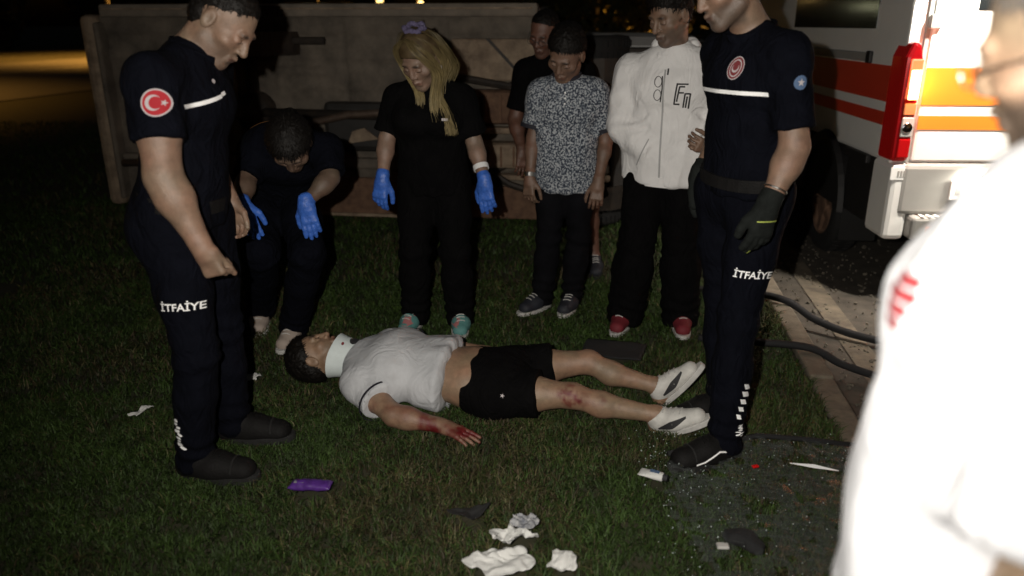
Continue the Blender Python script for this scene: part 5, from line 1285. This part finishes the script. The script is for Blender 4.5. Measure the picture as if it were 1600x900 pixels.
for sd in 'RL':
    o = shoe(p, sd, 'shoe_white', 'sole_pale', 'trainer', ln=.275, sole_h=.024, wide=.97); _, X, u0, s0, t0 = p.__dict__['shoe' + sd]
    for side in (-1, 1):
        nn = nrm(s0 * side + u0 * .25); rr_ = t0; uu_ = np.cross(nn, rr_)
        V2, F2 = g_strip(.13, .030, 10); V2 = [(x, y * (1 - .75 * abs(x / .065) ** 1.2) + .25 * (x + .065) ** 2 * 4) for x, y in V2]
        decal('side_mark', V2, F2, X(.13, side * .05, .052), rr_, uu_, [o], 'ink', o, .003)
# rigid neck collar in two shells
nd = nrm(p.head - p.neck); nk = lerp(p.neck, p.head, .20); s_h, f_h, u_h = p.hax
def brace():
    V = []; Fc = []; N = 36; rows = 6
    for i in range(N):
        th = 2 * math.pi * i / N; c_, s_ = math.cos(th), math.sin(th)         # c_=1 is the chin side
        top = .074 - .020 * max(0, c_) ** 1.5; bot = -.060 - .045 * max(0, c_) ** 2 - .02 * max(0, -c_)
        for j in range(rows):
            t = j / (rows - 1); z = bot + (top - bot) * t; r = .080 + .016 * abs(2 * t - 1) ** 2 + .016 * max(0, c_)
            V.append(nk + u_h * z + f_h * c_ * r * 1.0 + s_h * s_ * r * 1.02)
        for j in (rows - 1, 0):
            t = j / (rows - 1); z = bot + (top - bot) * t; r = .064; V.append(nk + u_h * z + f_h * c_ * r + s_h * s_ * r)
    M = rows + 2
    for i in range(N):
        for j in range(M): Fc.append((i * M + j, i * M + (j + 1) % M, ((i + 1) % N) * M + (j + 1) % M, ((i + 1) % N) * M + j))
    return mk('neck_collar', V, Fc, 'foam_white', p.root, smooth=True, bevel=.003), V, Fc
nb, V, Fc = brace(); BV[nb.name] = BVHTree.FromPolygons([Vector(v) for v in V], Fc)
for (a, b, z, nm_, rx) in ((-.25, 1.0, -.02, 'collar_opening', .020), (-.85, .5, -.045, 'collar_vent', .016), (-.6, .8, .02, 'collar_rivet', .006)):
    n = nrm(s_h * a + f_h * b); rr_ = np.cross(u_h, n); decal(nm_, *g_ring(0, rx, 16, sx=1.5), nk + n * .08 + u_h * z, rr_, u_h, [nb], 'ink' if rx > .01 else 'emblem_dull', nb, .003)

# ------------------------------------------------------------------ man beside the camera
p = person('man in plain white T-shirt cut off by the right edge, close to the camera', skin=(.36, .25, .165), g=1.0, arm=1.15, leg=1.0, hs=1.0, stubble=.8, belly=.0,
           pel=(.58, .80, .90), neck=(.60, .81, 1.385), head=(.62, .87, 1.535), hf=(-.62, .72, -.30), hu=(-.3, 0, 1),
           shL=(.56, .65, 1.32), shR=(.715, .97, 1.325), elL=(.51, .585, 1.02), wrL=(.47, .60, .81), elR=(.76, 1.03, 1.05), wrR=(.76, 1.05, .82),
           hipL=(.58, .71, .88), hipR=(.64, .89, .88), knL=(.60, .70, .47), knR=(.66, .90, .47), anL=(.63, .70, .09), anR=(.69, .90, .09),
           toeL=(-1, -.1, 0), toeR=(-1, .1, 0))
hs = [((-.2, 0, -1), (-.2, 1, 0), -1, RELAX), ((-.2, 0, -1), (-.2, -1, 0), 1, RELAX)]
build_body(p, hs, hh=.003)
hair_cap(p, 'hair_grey', .008, line=(.066, .072, -.10, -.03), strands=2500, slen=.016)
sh = shirt(p, 'white_tee', .024, .385, hem=-.22, name='tshirt', h=.0065, fold_amp=.010, seed=51, blouse=.02, flare=.03, faxis=(1, 0, .55), freq=8)
tr = trousers(p, 'black_jeans', .016, h=.012)
for sd in 'RL': shoe(p, sd, 'shoe_dark', 'rubber', 'shoe')
mat('print_red', (.26, .03, .035), .8)
n = nrm(A3(-.86, -.5, .1)); r_, u_ = facing(n)
for k in range(4): decal('chest_print', *g_strip(.055 - .010 * abs(k - 1), .0125, 8), A3(.372, .765, 1.292 - .0155 * k), r_, u_, [sh], 'print_red', sh, .002)
gb_ = MB()
for g in (-1, 1):
    gb_.tube([p.h(g * .034 + .022 * math.cos(a), .108, -.002 + .016 * math.sin(a)) for a in np.linspace(0, 6.28, 18)], .0016, 6)
    gb_.tube([p.h(g * .056, .106, .002), p.h(g * .084, .02, .008), p.h(g * .084, -.015, .0)], .0018, 6)
gb_.tube([p.h(-.012, .110, 0), p.h(.012, .110, 0)], .0016, 6); gb_.build('glasses', 'metal', p.root)
# ================================================================== things dropped on the grass
mat('paper', (.62, .62, .60), .85, var=.10, vscale=14)
mat('paper_grey', (.10, .11, .14), .7, col2=(.42, .42, .42), vscale=40)
mat('purple', (.085, .028, .21), .35, var=.4, vscale=30)
mat('mat_black', (.010, .010, .011), .9, var=.3, vscale=20, bump=.5, bscale=160)
mat('leaf_black', (.010, .010, .010), .8)
NOGRASS = []
def rot(v, a): return np.array([v[0] * math.cos(a) - v[1] * math.sin(a), v[0] * math.sin(a) + v[1] * math.cos(a)])
def sheet(name, c, w, d, ang, m, label, cat, z=.04, amp=.02, freq=14, seed=1, outline=None, n=22, group=None, curl=.0, parent=None, thick=.0012):
    V = []; 
    for i in range(n + 1):
        for j in range(n + 1):
            a, b = i / n * 2 - 1, j / n * 2 - 1
            if outline: a, b = outline(a, b)
            q = rot((a * w / 2, b * d / 2), ang); V.append((c[0] + q[0], c[1] + q[1], z))
    V = np.array(V); P = np.stack([V[:, 0] * freq, V[:, 1] * freq, np.zeros(len(V))], 1)
    r = np.hypot(V[:, 0] - c[0], V[:, 1] - c[1]) / (max(w, d) / 2)
    rg = np.random.default_rng(seed); cr = np.zeros(len(V))
    for q in range(16):       # straight sharp creases
        a_ = rg.uniform(0, 6.28); t_ = (V[:, 0] * math.cos(a_) + V[:, 1] * math.sin(a_)) * freq * (.6, 1.3, 2.6, 5.0)[q % 4] * rg.uniform(.7, 1.4) + rg.uniform(0, 4) + .35 * vnoise(P * .7, seed + 20 + q)
        cr += (1, .8, .5, .28)[q % 4] * rg.uniform(.5, 1) * (np.abs((t_ % 2) - 1) - .5)
    V[:, 2] += amp * (.34 * cr + .45 * vnoise(P * .6, seed) + .3) + curl * r ** 2
    V[:, 0] += amp * .5 * vnoise(P * 1.6, seed + 6); V[:, 1] += amp * .5 * vnoise(P * 1.6, seed + 8); V[:, 2] = np.maximum(V[:, 2], .012)
    m1 = n + 1; Q = np.array([(i * m1 + j, (i + 1) * m1 + j, (i + 1) * m1 + j + 1, i * m1 + j + 1) for i in range(n) for j in range(n)])
    o = mk(name, V, Q, m, parent, smooth=False)
    sm = o.modifiers.new('thickness', 'SOLIDIFY'); sm.thickness = thick
    if parent is None: fin(o, label, cat, group)
    NOGRASS.append((c[0], c[1], max(w, d) * .48)); return o
def torn(seed):
    rg = np.random.default_rng(seed); ph = rg.uniform(0, 6.28, 4)
    def f(a, b):
        th = math.atan2(b, a); k = 1 + .16 * math.sin(2 * th + ph[0]) + .13 * math.sin(3 * th + ph[1]) + .10 * math.sin(5 * th + ph[2]); r = max(abs(a), abs(b)) / (math.hypot(a, b) + 1e-6)
        return a * r * k, b * r * k
    return f
cp = sheet('crumpled_paper', (.005, 2.005), .135, .09, .1, 'paper', 'crumpled white paper with a grey printed end, above the larger torn sheet', 'paper', .045, .040, 22, 3, torn(3), n=40)
sheet('printed_end', (.045, 2.055), .10, .06, .2, 'paper_grey', '', '', .055, .03, 24, 5, torn(5), n=28, parent=cp)
sheet('torn_paper', (-.035, 1.885), .21, .12, .12, 'paper', 'torn white sheet of paper at the bottom edge, the largest one', 'paper', .045, .026, 14, 7, torn(7), n=44)
sheet('paper_scrap', (.148, 1.882), .095, .075, -.1, 'paper', 'white paper scrap at the bottom edge right of the torn sheet', 'paper', .045, .026, 18, 9, torn(9), n=30)
sheet('tissue', (-1.535, 2.84), .075, .06, .6, 'paper', 'small crumpled tissue on the grass left of the left firefighter', 'tissue', .035, .026, 30, 11, torn(11), n=18)
sheet('tissue', (-1.185, 3.15), .10, .05, .1, 'paper', 'white tissue beside the left firefighter near the lying man\'s head', 'tissue', .035, .02, 24, 13, torn(13), n=16)
sheet('dark_leaf', (-.14, 2.125), .14, .07, .3, 'leaf_black', 'dark curled leaf lying above the crumpled paper', 'leaf', .03, .02, 16, 15, lambda a, b: (a, b * (1 - .8 * abs(a)) + .25 * a * a), n=14, curl=.02)
sheet('floor_mat', (.50, 3.48), .30, .20, -.3, 'mat_black', 'flat black rubber mat on the grass beyond the lying man\'s legs', 'mat', .03, .012, 8, 17, n=14, thick=.006)
# purple wrapper: a flattened packet with crimped ends
def wrapper():
    c = (-.695, 2.285); t = empty('wrapper', (c[0], c[1], .02), 'shiny purple wrapper on the grass below the lying man', 'wrapper')
    V = []; n = 24; m_ = 12; V2 = []
    for i in range(n + 1):
        a = i / n * 2 - 1; fl = (1 - abs(a) ** 6)
        for j in range(m_):
            th = 2 * math.pi * j / m_; y = .026 * math.cos(th) * (1 + .12 * abs(a) ** 8); z = .016 * math.sin(th) * fl + .0015 * math.sin(th)
            q = rot((a * .072, y), -.06); V.append((c[0] + q[0], c[1] + q[1], .045 + z))
    V = np.array(V); V[:, 2] += .004 * vnoise(V * 60, 4) * 1.0
    Fc = [(i * m_ + j, (i + 1) * m_ + j, (i + 1) * m_ + (j + 1) % m_, i * m_ + (j + 1) % m_) for i in range(n) for j in range(m_)]
    mk('packet', V, Fc, 'purple', t, smooth=True)
    mk('printed_band', [(c[0] + x, c[1] + y, .0645 - 60 * (y + .004) ** 2) for x in (-.055, -.02) for y in (-.012, .004)], [(0, 2, 3, 1)], 'paper_grey', t)
    NOGRASS.append((c[0], c[1], .07))
wrapper()
# squeezed ointment tube
def tube_():
    c = A3(.497, 2.34, .05); d = nrm(A3(.80, -.42, 0)); s = A3(-d[1], d[0], 0); t = empty('ointment_tube', tuple(c - A3(0, 0, .03)), 'small white squeezed tube lying by the right firefighter\'s boot', 'tube')
    V = []; n = 12; m_ = 14
    for i in range(n + 1):
        a = i / n; w = .026 - .008 * a; hgt = .002 + .013 * min(1, a * 1.5)
        for j in range(m_): th = 2 * math.pi * j / m_; V.append(c + d * (-.05 + .085 * a) + s * w * math.cos(th) + A3(0, 0, 1) * hgt * math.sin(th))
    Fc = [(i * m_ + j, (i + 1) * m_ + j, (i + 1) * m_ + (j + 1) % m_, i * m_ + (j + 1) % m_) for i in range(n) for j in range(m_)] + [tuple(range(m_)), tuple(range(n * m_, (n + 1) * m_))[::-1]]
    mk('tube_body', V, Fc, 'paper', t, smooth=True)
    MB().lathe(c + d * .033, d, [(.0, 0), (.012, .001), (.011, .018), (0, .019)], 14).build('cap', 'ink', t)
    mk('printed_label', [c + d * a + s * b + A3(0, 0, .0155) for a in (-.012, .022) for b in (-.010, .008)], [(0, 2, 3, 1)], 'emblem_blue', t)
    NOGRASS.append((c[0], c[1], .05))
tube_()
# shattered windscreen lying flat: each crazed piece keeps its own tilt
def glass_mat(name, col, alpha, rough):
    m = mat(name, col, rough, alpha=alpha); return m
glass_mat('crazed_glass', (.13, .145, .14), .12, .25)
mat('glass_crumb', (.45, .52, .50), .1, alpha=.8)
mat('trim_strip', (.85, .87, .9), .22, metal=.9)
mat('red_lens', (.55, .01, .01), .1, emit=(1, .02, .01), estr=.0)
WS = [(.60, 2.50), (.95, 2.60), (1.30, 2.56), (1.36, 2.2), (1.28, 1.80), (.86, 1.72), (.58, 1.80), (.50, 2.15)]
def inside(x, y, poly):
    r = False; n = len(poly)
    for i in range(n):
        x0, y0 = poly[i]; x1, y1 = poly[(i + 1) % n]
        if (y0 > y) != (y1 > y) and x < (x1 - x0) * (y - y0) / (y1 - y0) + x0: r = not r
    return r
def windscreen():
    rg = np.random.default_rng(8); t = empty('shattered_windscreen', (.92, 2.15, .02), 'shattered car windscreen lying flat on the grass by the right firefighter', 'windscreen')
    n = 44; xs = np.linspace(.45, 1.42, n); ys = np.linspace(1.68, 2.64, n); G = {}
    for i in range(n):
        for j in range(n):
            G[i, j] = (xs[i] + rg.normal() * .0065, ys[j] + rg.normal() * .0065)
    V = []; Fc = []
    zf = lambda x, y: .034 + .03 * math.sin((x - .4) * 3.0) * math.sin((y - 1.6) * 3.0) + .010 * math.sin(x * 9 + y * 7)
    for i in range(n - 1):
        for j in range(n - 1):
            q = [G[i, j], G[i + 1, j], G[i + 1, j + 1], G[i, j + 1]]; cx = sum(a for a, b in q) / 4; cy = sum(b for a, b in q) / 4
            if not inside(cx, cy, WS) or rg.random() < .10 or not inside(cx + rg.normal() * .05, cy + rg.normal() * .05, WS) or math.sin(cx * 17 + 3 * math.sin(cy * 11)) * math.sin(cy * 13 + 2) > .62: continue
            tx, ty = rg.normal(size=2) * .09; z = zf(cx, cy) + rg.normal() * .0012; o = len(V)
            for a, b in q: V.append((cx + (a - cx) * .93, cy + (b - cy) * .93, z + (a - cx) * tx + (b - cy) * ty))
            for a, b in q: V.append((cx + (a - cx) * .93, cy + (b - cy) * .93, z + (a - cx) * tx + (b - cy) * ty + .0045))
            Fc += [(o + 3, o + 2, o + 1, o), (o + 4, o + 5, o + 6, o + 7)] + [(o + k, o + (k + 1) % 4, o + 4 + (k + 1) % 4, o + 4 + k) for k in range(4)]
    g = mk('crazed_sheet', V, Fc, 'crazed_glass', t); g['kind'] = 'stuff'
    pts = [A3(x, y, zf(x, y) + .004) for x, y in [(.58, 2.50), (.75, 2.565), (.95, 2.61), (1.15, 2.60), (1.31, 2.57)]]
    MB().tube(pts, .010, 8).build('rubber_seal', 'mat_black', t, smooth=True)
    c = MB()
    for i in range(380):
        x, y = rg.uniform(.48, 1.5), rg.uniform(1.66, 2.7); s = rg.uniform(.0012, .0036); x = x if rg.random() < .5 else .45 + abs(rg.normal()) * .22
        c.box((x, y, zf(x, y) + .008), (s, s * rg.uniform(.7, 1.4), s * .8), Matrix.Rotation(rg.uniform(0, 6), 3, 'Z') @ Matrix.Rotation(rg.uniform(-.6, .6), 3, 'X'))
    q = c.build('glass_crumbs', 'glass_crumb', t); q['kind'] = 'stuff'
    return zf
zf = windscreen()
A_ = A3(.985, 2.375, .075); B_ = A3(1.14, 2.325, .075); d = nrm(B_ - A_); s = A3(-d[1], d[0], 0)
fin(mk('trim_strip', [A_ - s * .002, A_ + s * .003, (A_ + B_) / 2 + s * .008 + A3(0, 0, .006), B_ + s * .003, B_ - s * .003, (A_ + B_) / 2 - s * .008, (A_ + B_) / 2 + A3(0, 0, -.004)], [(0, 5, 2, 1), (5, 4, 3, 2), (0, 1, 6), (1, 2, 6), (2, 3, 6), (3, 4, 6), (4, 5, 6), (5, 0, 6)], 'retro'), 'bright metal trim strip lying on the broken glass', 'trim strip')
fin(MB().box((.865, 2.375, .062), (.024, .014, .008), Matrix.Rotation(.3, 3, 'Z')).build('lens_fragment', 'red_lens', bevel=.003), 'small red lamp lens fragment lying on the broken glass', 'lens')
fin(MB().box((.635, 1.935, .062), (.036, .024, .010), Matrix.Rotation(-.05, 3, 'Z')).build('foam_chip', 'sole_pale', bevel=.003), 'small pale foam chip on the broken glass near the bottom', 'chip')
V, Q = solid([ell((.70, 1.985, .055), (.055, .035, .022), k=.02), ell((.735, 1.95, .05), (.03, .03, .02), k=.02)], .006); V = V + normals(V, Q) * (.006 * fbm(V * 40, 2))[:, None]
fin(mk('plastic_fragment', V, Q, 'mat_black', smooth=True), 'lump of broken black plastic beside the pale foam chip', 'fragment')

# ================================================================== grass
mat('grass', (.05, .08, .02), .65, vcol=True, spec=.3)
def grass():
    rg = np.random.default_rng(11); P = []
    for (x0, x1, y0, y1, dens) in ((-2.4, 1.6, 1.5, 3.0, 17000), (-3.0, 1.8, 3.0, 4.6, 8000), (-4.6, 2.0, 4.6, 7.0, 2200), (-9, 1.9, 7.0, 13, 330)):
        n = int((x1 - x0) * (y1 - y0) * dens); P.append(np.stack([rg.uniform(x0, x1, n), rg.uniform(y0, y1, n)], 1))
    P = np.concatenate(P); y = P[:, 1]; x = P[:, 0]
    o = (x - .948) * KR[0] + y * KR[1]
    p3 = np.stack([x, y, 0 * x], 1); pn = fbm(p3 * 2.3, 4); pf = fbm(p3 * 11, 9)
    k = (o < -.01 + .02 * pf) & (np.abs(x) < y * .80 + .6) & ((pf > -.75) | (rg.random(len(x)) < .45))
    for cx, cy, r in NOGRASS: k &= np.hypot(x - cx, y - cy) > r * .8
    inw = np.array([inside(a, b, WS) for a, b in P]) if len(P) < 400000 else np.zeros(len(P), bool)
    k &= ~inw | (rg.random(len(x)) < .8)
    P = P[k]; pn = pn[k]; pf = pf[k]; n = len(P); y = P[:, 1]
    far = np.clip((y - 2.5) / 5, 0, 1)
    ht = (.024 + .018 * rg.random(n) + .011 * pf + .007 * pn) * (1 + .5 * far); wd = .0020 * rg.uniform(.7, 1.3, n) * (1 + 2.2 * far)
    az = rg.uniform(0, 6.283, n); ln = rg.uniform(.25, 1.25, n); d = np.stack([np.cos(az), np.sin(az), 0 * az], 1); s = np.stack([-np.sin(az), np.cos(az), 0 * az], 1)
    tw = rg.normal(size=n) * .8; s = s * np.cos(tw)[:, None] + d * np.sin(tw)[:, None]
    z0 = .012 * vnoise(np.stack([P[:, 0] * 1.7, y * 1.7, 0 * y], 1), 3) - .014
    B = np.stack([P[:, 0], y, z0], 1); Mi = B + d * (ht * ln * .45)[:, None] + np.array([0, 0, 1]) * (ht * .72)[:, None]
    T = B + d * (ht * ln * 1.25)[:, None] + np.array([0, 0, 1]) * (ht * (1.12 - .28 * ln))[:, None]; w = s * wd[:, None]
    V = np.stack([B - w, B + w, Mi + w * .8, Mi - w * .8, T - w * .15, T + w * .15], 1).reshape(-1, 3); i = np.arange(n)[:, None] * 6
    Q = np.concatenate([i + [0, 1, 2, 3], i + [3, 2, 5, 4]])
    g = np.array((.026, .048, .0092)); yl = np.array((.064, .058, .024)); br = np.array((.045, .033, .017))
    u = rg.random(n); dry = np.clip(.15 + .42 * pn, .03, .6)
    C = np.where((u < dry * .55)[:, None], yl, np.where((u < dry)[:, None], br, g)) * rg.uniform(.55, 1.45, n)[:, None] * (1 + .35 * pf)[:, None]
    fin(mk('grass', V, Q, 'grass', base=(0, 0, 0), col=np.repeat(np.clip(C, .005, 1), 6, 0)), 'short trampled lawn grass with dry blades', 'grass', kind='stuff')
grass()
